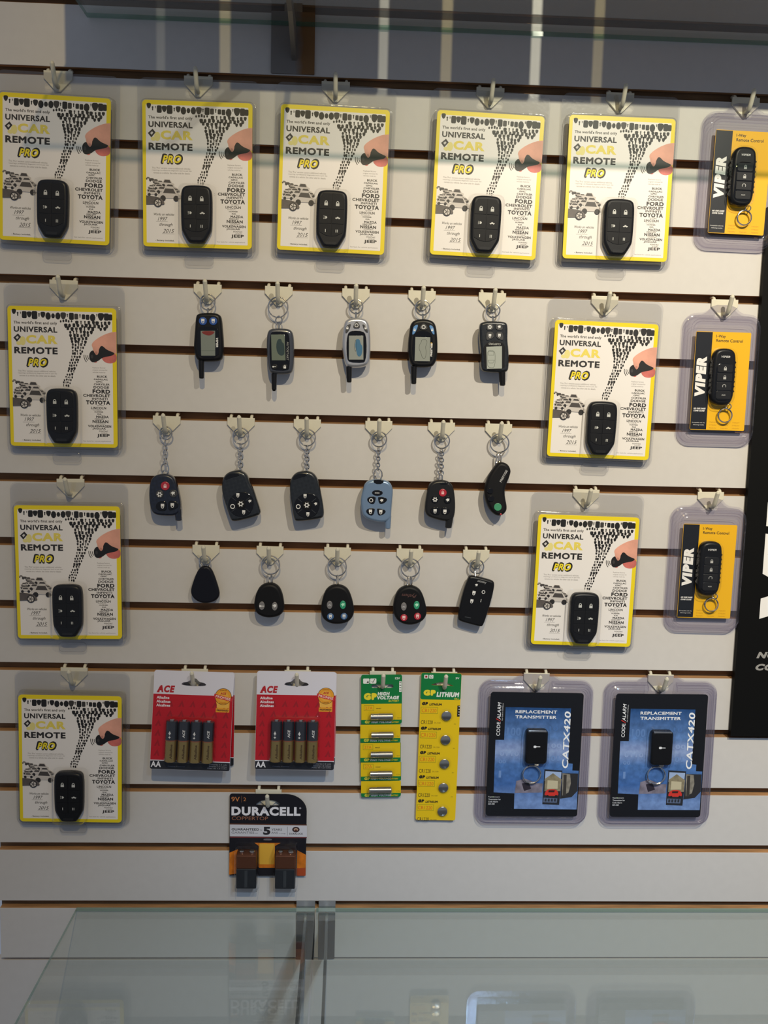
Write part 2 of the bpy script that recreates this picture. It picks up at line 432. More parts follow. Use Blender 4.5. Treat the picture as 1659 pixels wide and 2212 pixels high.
def blade(mb, x, w, pts, m):
    V = [(x-w/2, z, d) for d, z in pts]+[(x+w/2, z, d) for d, z in pts]; n = len(pts)
    F = [tuple(range(n)), tuple(range(2*n-1, n-1, -1))]+[(i, n+i, n+(i+1) % n, (i+1) % n) for i in range(n)]
    mb.add(V, F, m)
# lower brackets
for u0, u1, lab in ((640, 681, 'grey metal shelf bracket left of the glass joint'), (688, 725, 'grey metal shelf bracket right of the glass joint')):
    x0, x1 = at(u0, 1960)[0], at(u1, 1960)[0]; xc = (x0+x1)/2; hw = (x1-x0)/2-0.3
    t = thing('shelf_bracket', lab, 'bracket', xc, lz, 0)
    MB().prism(rrect(2*hw, 62, 1.5, 0, -38), 0.3, 2.6, mat('dark_bracket', (0.085, 0.09, 0.095), 0.4, 0.6)).build('plate', t)
    MB().box(-hw, hw, -2, 8.4, -5, 1.2, mat('bright_clip', (0.72, 0.72, 0.72), 0.28, 0.9)).build('clip', t)
    mb = MB(); blade(mb, 0, 3, [(2.6, -8), (2.6, -58), (30, -52), (285, -18), (285, -8)], mat('bracket_arm', (0.16, 0.17, 0.19), 0.4, 0.6)); mb.build('arm', t, flat=True)
# upper bracket
x0, x1 = at(586, 100)[0], at(680, 100)[0]; zt = at(632, 27)[1]; zb = at(632, 161)[1]
t = thing('shelf_bracket', 'metal shelf bracket with a painted brown reflection, under the top glass shelf', 'bracket', (x0+x1)/2, zt, 0)
pm = mat('reflection_tint_plate', (0.20, 0.19, 0.185), 0.42, 0.55)
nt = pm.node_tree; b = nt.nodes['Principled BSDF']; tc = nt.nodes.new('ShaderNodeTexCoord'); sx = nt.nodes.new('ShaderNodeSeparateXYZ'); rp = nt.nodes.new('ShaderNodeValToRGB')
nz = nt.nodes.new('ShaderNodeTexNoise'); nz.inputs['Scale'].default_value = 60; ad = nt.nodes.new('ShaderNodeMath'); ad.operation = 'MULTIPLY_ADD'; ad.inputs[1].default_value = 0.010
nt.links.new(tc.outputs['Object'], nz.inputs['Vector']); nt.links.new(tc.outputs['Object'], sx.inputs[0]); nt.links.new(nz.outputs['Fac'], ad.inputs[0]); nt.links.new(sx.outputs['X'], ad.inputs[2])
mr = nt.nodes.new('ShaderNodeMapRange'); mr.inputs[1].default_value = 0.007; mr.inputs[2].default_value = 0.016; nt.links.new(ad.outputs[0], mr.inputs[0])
rp.color_ramp.elements[0].color = (0.22, 0.21, 0.205, 1); rp.color_ramp.elements[1].color = (0.22, 0.115, 0.045, 1)  # brown reflection painted into the right side of the grey metal
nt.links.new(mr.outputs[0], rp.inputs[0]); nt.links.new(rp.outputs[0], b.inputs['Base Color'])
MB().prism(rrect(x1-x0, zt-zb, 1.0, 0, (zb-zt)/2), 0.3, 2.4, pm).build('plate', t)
mb = MB(); sh = uz-3-zt
blade(mb, 1.5, 5, [(2.4, sh), (2.4, -52), (12, -50), (80, sh-14), (285, sh-6), (285, sh)], mat('bracket_arm_warm', (0.22, 0.20, 0.18), 0.4, 0.4)); mb.build('arm', t, flat=True)
MB().box(-10, 10, -1, 10, -8, 0.3, M_STEEL).build('clip', t)
# cartons standing on the top shelf (their undersides and shadows show)
M_CARTON = mat('printed_carton', (0.30, 0.17, 0.05), 0.6, noise=0.15, nscale=40)
def carton(x0, x1, lab, h=230):
    t = thing('carton', lab, 'box', (x0+x1)/2, uz+3.1, 160, 0, 'cartons standing on the top glass shelf')
    w = x1-x0
    MB().prism(rrect(w, h, 1.0, 0, h/2), 4, 9, M_CARTON).build('box_body', t)
    MB().box(-w/2+6, w/2-6, 10, h-12, 9, 9.2, mat('carton_label', (0.55, 0.42, 0.12), 0.5)).build('front_label', t)
CARTS = [(112, 264.5), (275.5, 487.5), (498.5, 642.5), (653.5, 839.9), (840, 1012)]
for (a0, a1), lab in zip(CARTS, ('leftmost brown carton on the top glass shelf', 'second brown carton from the left on the top glass shelf', 'middle brown carton on the top glass shelf',
                                 'second brown carton from the right on the top glass shelf', 'rightmost brown carton on the top glass shelf')): carton(a0, a1, lab)

# ------------------------------------------------------------------ hooks
def make_hook():
    t = thing('slatwall_hook', '-', 'hook', 0, 0)
    P = [(-16, 0), (-16, -8.5), (-2.6, -22.5), (2.6, -22.5), (16, -8.5), (16, 0)]
    MB().prism(P, 0.2, 2.8, M_HOOK, bev=0.5).build('plate', t)
    c = [(0, -17, 2), (0, -17.4, 6), (0, -17.2, 9.5), (0, -15.2, 13), (0, -11.2, 16), (0, -5, 19.5), (0, 1.0, 23)]
    mb = MB(); mb.tube(c, 2.55, M_HOOK, n=12)
    mb.tube([(0, 1.0, 23), (0, 2.2, 23.7), (0, 2.9, 24.1)], 2.55, M_HOOK, n=12, r1=1.2); mb.build('peg', t)
    for s in (-1, 1):
        mb = MB(); mb.tube([(s*12, -1.5, 0.6), (s*12, 1.2, -1.2), (s*12, 2.6, -5), (s*12, 3.2, -10)], 1.9, M_HOOK, n=8)
        mb.build('lug', t)
    return t
hk = make_hook(); first_hook = [True]
def hook(u, k, label):
    v = {1: 150, 4: 615, 6: 905, 7: 1040, 8: 1180, 10: 1445, 12: 1698}[k]
    # pixel column -> wall x at the plate's height
    z = -GP_*k-5.2
    lo, hi = v-80, v+80
    for _ in range(40):
        mid = (lo+hi)/2
        if at(u, mid, 2)[1] > z: lo = mid
        else: hi = mid
    x = at(u, lo, 2)[0]
    o = hk if first_hook[0] else copy_tree(hk); first_hook[0] = False
    place(o, x, z, 0, random.uniform(-.8, .8), 'cream plastic wall hook '+label, 'slat wall hooks')
    return x, z
HOOKS = [
 (125.5, 1, 'holding the leftmost top-row yellow pack'), (428.6, 1, 'holding the second yellow pack of the top row'), (725.4, 1, 'holding the third yellow pack of the top row'),
 (1059.7, 1, 'holding the fourth yellow pack of the top row'), (1340.4, 1, 'holding the rightmost yellow pack of the top row'), (1612, 1, 'holding the uppermost black-and-amber clamshell'),
 (137.4, 4, 'holding the left-column yellow pack level with the screen remotes'), (448.6, 4, 'of the black remote with two blue buttons'), (602.5, 4, 'of the gunmetal screen remote'), (769, 4, 'of the silver screen remote'),
 (912, 4, 'of the black screen remote with blue side buttons'), (1064, 4, 'of the carbon-patterned screen remote'), (1307, 4, 'holding the upper right-column yellow pack'), (1566, 4, 'holding the middle black-and-amber clamshell'),
 (360, 6, 'of the navy five-button fob'), (520.8, 6, 'of the tilted carbon-patterned fob'), (664, 6, 'of the upright carbon-patterned fob'), (818.4, 6, 'of the ice-blue fob'), (954, 6, 'of the black fob with a red button'), (1077.6, 6, 'of the curved fob with a green button'),
 (152, 7, 'holding the left-column yellow pack level with the chained fobs'), (1266.8, 7, 'holding the lower right-column yellow pack'), (1535.8, 7, 'holding the lowest black-and-amber clamshell'),
 (445, 8, 'of the plain teardrop tag'), (583.5, 8, 'of the two-button round fob'), (729.4, 8, 'of the fob with blue buttons'), (885.7, 8, 'of the fob with red buttons'), (1029, 8, 'of the tilted flat fob'),
 (160, 10, 'holding the bottom-left yellow pack'), (420.7, 10, 'holding the left red battery cards'), (643, 10, 'holding the right red battery cards'), (827, 10, 'holding the torn green-topped battery strip'),
 (959.8, 10, 'holding the yellow coin cell strip'), (1159.7, 10, 'holding the left blue-card clamshell'), (1428, 10, 'holding the right blue-card clamshell'), (580.3, 12, 'holding the black nine-volt battery card')]
HP = {}
for u, k, l in HOOKS: HP[(u, k)] = hook(u, k, l)

# ------------------------------------------------------------------ yellow packs with a six-button remote
CW, CH = 122.3, 159.0
def cu(u, v): return ((u-.5)*CW, (.5-v)*CH)
def make_yellow():
    t = thing('remote_blister_pack', '-', 'blister pack', 0, 0)
    dc = 10.5                                  # card front, measured from the pack's back
    hole = rrect(30, 7, 3.4, 0, CH/2+12.5, n=4)
    mb = MB()
    mb.holed(rrect(137, CH+36, 9, 0, 9), hole, 0.0, 0.5, M_CLEAR)
    tab = rrect(33, 12, 5, 0, -CH/2-12.5); mb.prism(tab, 0.0, 2.2, M_CLEAR, bev=0.6)
    mb.rings([(rrect(129, CH+7, 6), 0.5), (rrect(126.5, CH+4.5, 6), dc-1.5), (rrect(125.2, CH+3.2, 5.5), dc), (rrect(122.6, CH+.4, 4), dc+.25)], M_CLEAR, cap0=False, cap1=False)
    mb.build('clamshell', t)
    yel = ink('#f0d81c', 0.35); card = MB().prism(rrect(CW, CH, 4.2), dc-1.2, dc, yel, bev=0.15).build('card', t)
    wp = MB().poly(rrect(CW*.93, CH*.943, .8, cu(.497, 0)[0], cu(0, .502)[1]), dc+.05, ink('#efeae6', 0.4)).build('white_panel', card)
    # key silhouettes
    K = MB(); ik = ink('#1c1a19'); ik2 = ink('#3a3633'); L = dc+.1
    def blob(u, v, s, kind):
        x, z = cu(u, v); w = s*CW; mm = ik if random.random() < .8 else ik2
        if kind == 0: K.poly(smooth([(x-w*.45, z+w*.55), (x+w*.45, z+w*.55), (x+w*.5, z), (x+w*.2, z-w*.62), (x-w*.2, z-w*.62), (x-w*.5, z)], 1), L, mm)
        elif kind == 1: K.poly(rrect(w*.82, w*1.2, w*.2, x, z, n=2), L, mm)
        elif kind == 2: K.poly(ell(x, z, w*.42, w*.58, n=10), L, mm)
        elif kind == 3:
            K.poly(rrect(w*.34, w*1.2, w*.05, x, z, n=1), L, mm); K.poly(ell(x, z+w*.35, w*.28, n=8), L, mm)
        else:
            K.poly(rrect(w*.26, w*1.0, w*.05, x, z+w*.1, n=1), L, mm); K.poly(ell(x, z-w*.36, w*.36, n=8), L, mm)
    x = .045; i = 0
    seq = [(.030, .012, 0), (.022, .045, 3), (.012, .03, 3), (.040, .052, 1), (.034, .045, 0), (.046, .054, 1), (.020, .05, 3), (.034, .045, 0), (.044, .062, 2), (.030, .058, 2), (.042, .058, 2), (.040, .052, 0), (.018, .048, 3),
           (.040, .058, 1), (.032, .060, 1), (.020, .05, 3), (.028, .06, 1), (.030, .064, 1), (.046, .068, 2), (.014, .035, 3), (.044, .052, 0), (.040, .055, 1), (.034, .058, 1)]
    for w, v, kd in seq:
        blob(min(x+w/2, .945), .032+v*.55, w*1.36, kd); x += w+.0085
    rows = [(.098, .475, .60, 5), (.108, .62, .955, 9), (.130, .515, .93, 11), (.150, .535, .80, 7), (.150, .84, .91, 2), (.174, .555, .785, 7), (.198, .562, .755, 6), (.221, .572, .735, 5), (.243, .576, .725, 5), (.265, .580, .715, 5),
            (.286, .582, .705, 5), (.307, .583, .695, 5), (.328, .580, .680, 4), (.349, .574, .668, 4), (.370, .570, .658, 4), (.391, .560, .648, 4), (.412, .553, .637, 4), (.433, .546, .624, 3), (.454, .538, .612, 3), (.475, .530, .602, 3),
            (.496, .520, .592, 4), (.517, .508, .584, 4), (.537, .500, .575, 4), (.556, .495, .56, 3)]
    for v, a, b_, n in rows:
        st = (b_-a)/n
        for j in range(n):
            blob(a+st*(j+.5)+random.uniform(-.004, .004), v+random.uniform(-.004, .004), min(st*.86, .033)*random.uniform(.82, 1.05), random.choice((0, 0, 0, 1, 2, 2, 3, 1)))
    K.build('key_swarm_print', card)
    # lettering
    T = MB(); dk = ink('#2b2827'); gr = ink('#8f8a88'); L = dc+.1
    def tx(s, u0, u1, v, hv, m=dk, bold=0.0, shear=0.0, dd=0.0, rot=0):
        T.text(s, (cu(u0, 0)[0]+cu(u1, 0)[0])/2, cu(0, v)[1], (u1-u0)*CW, hv*CH, L+dd, m, bold, shear, rot)
    tx("The world's first and only", .055, .455, .118, .026, ink('#4a4644'), .026)
    tx('UNIVERSAL', .055, .455, .163, .040, dk, .036); tx('CAR', .165, .458, .233, .062, ink('#ecd860'), .05); tx('REMOTE', .055, .455, .312, .049, dk, .046)
    T.poly(ell(*cu(.135, .245), 3.4, 5.0), L, ink('#ecdf8e')); T.poly(ell(*cu(.10, .262), 3.0, 2.2), L, ink('#ecdf8e')); x, z = cu(.085, .224)
    T.poly([(x-4.3, z), (x-.5, z-4.6), (x+4.3, z+1), (x+1, z+4.8)], L+.05, dk); T.poly([(x-1.8, z), (x, z-1.8), (x+1.8, z+.6), (x+.4, z+2)], L+.1, ink('#d8d4d0'))
    T.text('PRO', *cu(.265, .396), .205*CW, .074*CH, L, ink('#1d1a18'), .12, .28); T.text('PRO', *cu(.265, .396), .175*CW, .052*CH, L+.14, ink('#f2dc28'), .035, .28)
    for i, s in enumerate(("This 'Pro' version covers additional vehicles", 'requiring a professional diagnostic tool to pair the', 'remote to a vehicle. See other side for details.')): tx(s, .085+.012*(i == 2), .445-.012*(i != 1), .458+.0165*i, .0115, gr)
    tx('Works on vehicles', .10, .285, .775, .017, dk, .006, .35); tx('1997', .135, .225, .806, .027, dk, .0, .35); tx('through', .15, .27, .848, .028, dk, .004, .35); tx('2015', .18, .285, .889, .027, dk, .0, .35)
    for a, b_, v in ((.12, .225, .826), (.175, .285, .909)): T.stroke([cu(a, v), cu(b_, v-.001)], .3, L, gr)
    tx('- Battery included.', .11, .285, .957, .013, dk, .02)
    for i, s in enumerate(('Replaces factory', 'original remotes for', 'vehicles made by:')): tx(s, .775, .895+.018*(i == 1), .425+.0165*i, .0115, gr)
    for s, a, b_, v, h, bo in (('BUICK', .815, .912, .487, .0155, .02), ('CADILLAC', .785, .915, .507, .0115, .02), ('GMC', .805, .866, .524, .0115, .015), ('CHRYSLER', .785, .932, .543, .0135, .015), ('DODGE', .782, .926, .564, .0185, .02), ('FORD', .772, .936, .594, .030, .035),
                        ('CHEVROLET', .685, .936, .624, .0215, .025), ('INFINITI', .766, .912, .647, .0155, .012), ('TOYOTA', .710, .936, .674, .030, .035), ('SATURN', .81, .875, .695, .007, .0), ('LINCOLN', .757, .897, .713, .0175, .012), ('PLYMOUTH', .775, .852, .729, .0065, .0),
                        ('HUMMER', .788, .87, .742, .009, .015), ('KIA', .815, .853, .757, .010, .012), ('MAZDA', .803, .92, .777, .0175, .02), ('MERCURY', .79, .88, .793, .009, .01), ('NISSAN', .768, .916, .811, .022, .025), ('OLDSMOBILE', .80, .888, .828, .0065, .0),
                        ('VOLKSWAGEN', .725, .942, .845, .017, .02), ('JAGUAR', .766, .892, .864, .0155, .012), ('PONTIAC', .83, .912, .881, .009, .0), ('SUZUKI', .85, .905, .894, .007, .0), ('JEEP', .808, .927, .914, .026, .03)):
        tx(s, a, b_, v, h, dk, bo+(.016 if h > .008 else 0))
    tx('See back for vehicle applications', .68, .938, .955, .0105, gr)
    T.build('lettering', card, flat=True)
    # picture of a hand pressing a remote
    H = MB(); skin = mat('ink_skin', '#e8a892', 0.45, noise=0.16, nscale=45); red = mat('ink_skin_red', '#cf6f66', 0.45, noise=0.2, nscale=90)
    S = lambda P: smooth([cu(u, v) for u, v in P], 2)
    H.poly(S([(.985, .318), (1.0, .335), (1.0, .365), (.985, .382), (.945, .392), (.90, .388), (.868, .368), (.862, .346), (.90, .332), (.95, .322)]), dc+.12, red)
    H.poly(S([(.795, .372), (.815, .372), (.822, .384), (.80, .390), (.786, .384)]), dc+.12, red)
    H.poly(S([(1.0, .165), (1.0, .165), (.945, .170), (.88, .190), (.825, .215), (.785, .240), (.768, .262), (.780, .284), (.784, .310), (.798, .336), (.82, .345), (.832, .325), (.842, .300), (.866, .276), (.90, .298), (.95, .312), (1.0, .322), (1.0, .322)]), dc+.15, skin)
    H.poly(S([(.745, .350), (.748, .322), (.768, .304), (.786, .300), (.797, .322), (.818, .330), (.834, .300), (.852, .268), (.874, .268), (.905, .292), (.955, .308), (.985, .316), (.965, .334), (.905, .344), (.865, .352), (.825, .378), (.780, .388), (.755, .376)]), dc+.2, ink('#191717'))
    H.poly(S([(.790, .262), (.826, .270), (.838, .296), (.832, .322), (.816, .336), (.800, .324), (.794, .300)]), dc+.25, skin); H.poly(S([(.800, .312), (.812, .306), (.828, .316), (.818, .334), (.804, .328)]), dc+.28, mat('ink_nail', '#c98a78', .4))
    H.poly(ell(*cu(.772, .345), 1.5, 2.2, n=12), dc+.24, ink('#3a3838'))
    for k in range(3):
        c0 = cu(.775, .343); H.stroke([(c0[0]+(5.2+2.1*k)*math.cos(a), c0[1]+(5.2+2.1*k)*math.sin(a)) for a in [math.radians(172+8.5*i) for i in range(7)]], .75, dc+.1, dk)
    H.build('hand_picture', card)
    # picture of parked cars
    A = MB(); pale = ink('#cfc8c2'); mid = ink('#a49d97'); dka = ink('#4a4543'); bl = ink('#2a2726')
    def car(u, v, s, body, lay, suv=False):
        x, z = cu(u, v); w = s*CW
        top = .44 if suv else .36
        P = [(-.5, -.12), (.5, -.14), (.52, .05), (.36, .14), (.2, top), (-.22, top+.02), (-.38, .14), (-.52, .08)]
        A.poly([(x+a*w, z+b_*w*.8) for a, b_ in P], lay, body)
        A.poly([(x+a*w, z+b_*w*.8) for a, b_ in ((-.3, .15), (.28, .13), (.17, top-.04), (-.2, top-.03))], lay+.02, dka)
        for a in (-.3, .3): A.poly(ell(x+a*w, z-.11*w, w*.13, n=10), lay+.03, bl)
    L = dc+.1
    for i, (u, v, s, c, q) in enumerate(((.05, .532, .045, mid, 0), (.085, .543, .055, dka, 0), (.12, .552, .06, mid, 1), (.16, .560, .07, pale, 0), (.13, .578, .09, mid, 0), (.225, .568, .12, pale, 1), (.08, .592, .07, pale, 0), (.15, .592, .10, pale, 0), (.25, .592, .11, pale, 0),
                                         (.075, .612, .07, mid, 0), (.18, .612, .12, pale, 0), (.30, .612, .075, mid, 0), (.09, .633, .10, pale, 0), (.245, .648, .20, pale, 1))):
        car(u, v, s, c, L+.05*i, q)
    A.poly(smooth([cu(.032, .650), cu(.032, .650), cu(.12, .655), cu(.17, .668), cu(.20, .695), cu(.196, .712), cu(.15, .708), cu(.032, .712), cu(.032, .712)], 2), L+.8, mat('ink_dark_car', '#5d5653', 0.4, noise=0.5, nscale=70))
    A.poly(ell(*cu(.138, .698), 4.6, n=20), L+.84, bl); A.poly(ell(*cu(.138, .698), 3.4, n=20), L+.88, pale)
    for i in range(5):
        a = i*2*math.pi/5; c0 = cu(.138, .698); A.stroke([c0, (c0[0]+3.2*math.cos(a), c0[1]+3.2*math.sin(a))], .7, L+.92, bl)
    A.build('car_picture', card)
    # the remote
    cx, cz = cu(.5, .777)
    O = smooth([(-17.3, 22), (-15.5, 29), (-9, 31.6), (9, 31.6), (15.5, 29), (17.3, 22), (17.5, 5), (17, -16), (15.5, -20), (10, -29.5), (7.5, -31.4), (-7.5, -31.4), (-10, -29.5), (-15.5, -20), (-17, -16), (-17.5, 5)], 2)
    rm = MB().pillow([(x, z) for x, z in O], dc+.3, dc+10.5, M_BLACK, 3.2).build('remote', t, origin=None)
    rm.location = (cx/1000, 0, cz/1000)
    df = dc+10.5
    for r_ in range(3):
        z1 = (27.2, 9.8, -6.2)[r_]; z0 = (10.2, -5.8, -18.5)[r_]
        for s in (-1, 1):
            if r_ == 0: P = [(s*.25, z1), (s*.25, z0), (s*13.9, z0), (s*14, z1-6), (s*10, z1-.4)]
            elif r_ == 1: P = [(s*.25, z1), (s*.25, z0), (s*13.7, z0), (s*13.9, z1)]
            else: P = [(s*.25, z1), (s*.25, z0-1.2), (s*6, z0-.4), (s*12.8, z0+3), (s*13.7, z1)]
            MB().prism(P, df-.6, df+.55, M_SATIN, bev=.25).build('button', rm)
    wi = ink('#cfd0cc'); dd = df+.62
    for fn in (lambda q: lock(q, -6.6, 16.6, 5.4, dd, wi), lambda q: lock(q, 6.4, 16.4, 5.4, dd, wi, True), lambda q: horn(q, -6.8, .8, 4.6, dd, wi), lambda q: trunk(q, 7, .8, 4.4, dd, wi),
               lambda q: q.stroke([(-6.4, -12.2), (-6.4, -15)], .7, dd, wi), lambda q: (q.stroke([(5.4, -12.2), (5.4, -15)], .7, dd, wi), q.stroke([(7, -12.2), (7, -15)], .7, dd, wi))):
        q = MB(); fn(q); q.build('symbol', rm, flat=True)
    MB().prism(rrect(12, 3, .8, 0, -27), df-.3, df+.15, M_CHAR).build('key_slot_plate', rm)
    # bubble over the remote
    bz = cz-.5
    MB().rings([(rrect(43, 69.5, 7.5, cx, bz), dc+.28), (rrect(41.3, 67.8, 7.5, cx, bz), dc+.7), (rrect(40.4, 67, 7.5, cx, bz), dc+10.5), (rrect(39.2, 65.6, 7, cx, bz), dc+12.4), (rrect(36.5, 63, 6, cx, bz), dc+13)], M_BUBBLE, cap0=False).build('bubble', t)
    return t
YC = [('U1', [(-3, 197), (238.7, 211.6), (-1, 517), (237, 533)], 'yellow-bordered universal car remote pack, leftmost of the top row'), ('U2', [(305.4, 212.2), (544.4, 222.4), (311.5, 532.5), (544.4, 541.7)], 'yellow-bordered universal car remote pack, second from left in the top row'),
      ('U3', [(608.5, 222.4), (841.3, 235.6), (599.3, 540.7), (828, 552.9)], 'yellow-bordered universal car remote pack, middle of the five in the top row'), ('U4', [(946, 235), (1176.7, 249.5), (929, 551.5), (1155, 564)], 'yellow-bordered universal car remote pack, fourth from left in the top row'),
      ('U5', [(1231.3, 244.1), (1460.4, 254.7), (1213.3, 561.2), (1440.8, 568)], 'yellow-bordered universal car remote pack, rightmost of the five in the top row'), ('U6', [(13.6, 659.6), (250.5, 668.7), (23.5, 961.6), (255.9, 967)], 'yellow-bordered universal car remote pack at far left, beside the screen remotes'),
      ('U7', [(1200.6, 693.3), (1424.9, 700.5), (1179.8, 984.4), (1399.5, 992.6)], 'yellow-bordered universal car remote pack right of the carbon-patterned screen remote'), ('U8', [(29.8, 1093.2), (259.5, 1096), (37.1, 1378), (264, 1378)], 'yellow-bordered universal car remote pack at far left, beside the teardrop tag'),
      ('U9', [(1164.3, 1113.2), (1381.3, 1121.3), (1148, 1389), (1359.6, 1394.4)], 'yellow-bordered universal car remote pack right of the tilted flat fob'), ('U10', [(38.9, 1502.3), (264, 1505), (42.5, 1773.5), (262.2, 1776.2)], 'yellow-bordered universal car remote pack, lowest, left of the red battery cards')]
yp = make_yellow()
for i, (k, c, lab) in enumerate(YC):
    x, z, r = card_pose(c, 14); o = yp if i == 0 else copy_tree(yp)
    place(o, x, z, 3.5, r, lab, 'yellow universal remote packs')

# ------------------------------------------------------------------ black-and-amber clamshells with a capsule remote
def make_amber():
    t = thing('remote_clamshell_pack', '-', 'blister pack', 0, 0)
    w, h = 66.0, 115.5; X = lambda u: (u-.5)*w; Z = lambda v: (.5-v)*h; dc = 6.0
    ow, oh, oz = 96.0, 156.0, 1.5
    mb = MB(); top = oz+oh/2
    out = [(-ow/2+16, oz-oh/2), (ow/2-16, oz-oh/2)]
    # outline with a raised hanger tab
    P = []
    for qx, qz, a0 in ((1, -1, -90), (1, 1, 0)):
        for i in range(7): a = math.radians(a0+15*i); P.append((qx*(ow/2-17)+17*math.cos(a), oz+qz*(oh/2-17)+17*math.sin(a)))
    P += [(24, top+.5), (19, top+3), (14, top+8), (8, top+10), (-8, top+10), (-14, top+8), (-19, top+3), (-24, top+.5)]
    for qx, qz, a0 in ((-1, 1, 90), (-1, -1, 180)):
        for i in range(7): a = math.radians(a0+15*i); P.append((qx*(ow/2-17)+17*math.cos(a), oz+qz*(oh/2-17)+17*math.sin(a)))
    mb.holed(P, rrect(20, 6, 2.9, 0, top-1.5, n=4), 0, .6, M_LILAC)
    R = lambda i, d, r: (rrect(ow-2*i, oh-2*i, r, 0, oz), d)
    mb.rings([R(2.2, .6, 15), R(2.8, 4.4, 14.5), R(4.4, 5.6, 13.5), R(5.2, 8.4, 13), R(7.2, 9.8, 12), R(8.0, 8.4, 11.5), R(9.8, 9.4, 10.5), R(10.6, 7.6, 10), R(12.4, 7.0, 8), R(13.6, 7.6, 7), R(14.4, 7.4, 6)], M_LILAC, cap0=False, cap1=True, m1=M_BUBBLE)
    mb.build('clamshell', t)
    card = MB().prism(rrect(w, h, 1.5), dc-.6, dc, ink('#f5bb16', .35)).build('card', t)
    MB().poly([(X(.005), Z(.995)), (X(.30), Z(.995)), (X(.30), Z(.005)), (X(.005), Z(.005))], dc+.05, ink('#181a20', .35)).build('black_panel', card)
    T = MB(); L = dc+.1; wh = ink('#f4f2f0'); dk = ink('#3a3020'); gd = ink('#c08c14')
    T.text('VIPER', X(.135), Z(.455), 47, 12.2, L, wh, .075, .12, 90)
    T.text('1-Way', X(.455), Z(.048), 11.5, 4.2, L, dk, .02); T.text('Remote Control', X(.615), Z(.087), 32, 3.6, L, dk, .015)
    T.text('NO ONE DARES', X(.155), Z(.782), 14.5, 1.8, L, wh, .05, .3); T.text('COME CLOSE', X(.148), Z(.805), 13.4, 1.8, L, wh, .05, .3)
    T.text('Compatible with the', X(.15), Z(.928), 15.5, 1.5, L, wh); T.text('following models', X(.155), Z(.950), 13, 1.5, L, wh)
    for i in range(3):
        for j in range(3): T.text(('7652V', '7752V', '7654V')[j], X(.42+.21*i), Z(.918+.03*j), 9, 1.3, L, gd)
    T.build('lettering', card, flat=True)
    # remote
    cx, cz = X(.495), Z(.455)
    O = smooth([(-13.6, 20), (-12, 29), (-6, 33), (6, 33), (12, 29), (13.6, 20), (13.8, 0), (13.6, -20), (12, -28), (7, -33), (-7, -33), (-12, -28), (-13.6, -20), (-13.8, 0)], 2)
    d1 = dc+11
    rm = MB().pillow(O, dc+.4, d1, M_BLACK, 3.5).build('remote', t); rm.location = (cx/1000, 0, cz/1000)
    for s in (-1, 1):
        g = MB()
        for i in range(7): g.tube([(s*13.0, 17-5.6*i, dc+3), (s*13.0, 17-5.6*i, dc+8)], 1.6, M_SATIN, n=6)
        g.build('side_grip', rm, kind='stuff')
    MB().rings([(ccw(rrect(21.5, 44, 7, .3, -6.5)), d1-.6), (ccw(rrect(21.5, 44, 7, .3, -6.5)), d1+.1), (ccw(rrect(19.5, 42, 6.5, .3, -6.5)), d1+.5)], M_GLOSS).build('button_bezel', rm)
    for i in range(4): MB().prism(rrect(18, 9.4, 2.2 if i in (0, 3) else .8, .3, 9.6-10.3*i), d1+.4, d1+1.1, M_CHAR, bev=.3).build('button', rm)
    gy = ink('#b9b9b6'); S = MB(); L2 = d1+1.18
    lock(S, .3, 9.6, 4.6, L2, gy); lock(S, .3, -.7, 4.6, L2, gy, True); S.stroke([(.3+2*math.cos(a), -11+2*math.sin(a)) for a in [math.radians(-30+30*i) for i in range(9)]], .6, L2, gy)
    S.text('AUX', .3, -21.3, 4.8, 1.5, L2, gy, .02); S.build('symbols', rm, flat=True)
    MB().text('VIPER', .3, 23.2, 10.5, 2.3, d1+.08, ink('#c8c8c8'), .03, .3).build('logo', rm, flat=True)
    rg = MB(); rx, rz = X(.60)-cx, Z(.845)-cz
    rg.ring(rx, rz, dc+4.5, 8.2, .8, M_CHROME); rg.ring(rx, rz, dc+5.5, 8.2, .7, M_CHROME); rg.ring(rx+3.5, rz+10.5, dc+5, 3, .6, M_CHROME, turn=40); rg.build('key_ring', rm)
    MB().rings([(rrect(30.4, 69, 12, cx, cz), 7.5), (rrect(30.0, 68.6, 12, cx, cz), dc+9.5), (rrect(28, 66.4, 11.5, cx, cz), dc+12.4), (rrect(25, 63, 10, cx, cz), dc+13.4)], M_BUBBLE, cap0=False).build('bubble', t)
    return t
vp = make_amber()
a = at(1543.3, 281.4, 9)
VC = [((a[0]+33.8, a[1]-57.3, -1.0), 'black and amber clamshell with capsule remote, uppermost of three, cut by right edge'),
      (card_pose([(1505, 716), (1624, 718), (1488.6, 928), (1606, 931)], 9), 'black and amber clamshell with capsule remote, middle of three beside the black sign'),
      (card_pose([(1477, 1132), (1591, 1136.5), (1463, 1332), (1577, 1335)], 9), 'black and amber clamshell with capsule remote, lowest of three beside the black sign')]
for i, ((x, z, r), lab) in enumerate(VC): place(vp if i == 0 else copy_tree(vp), x, z, 3.2, r, lab, 'black and amber remote clamshells')

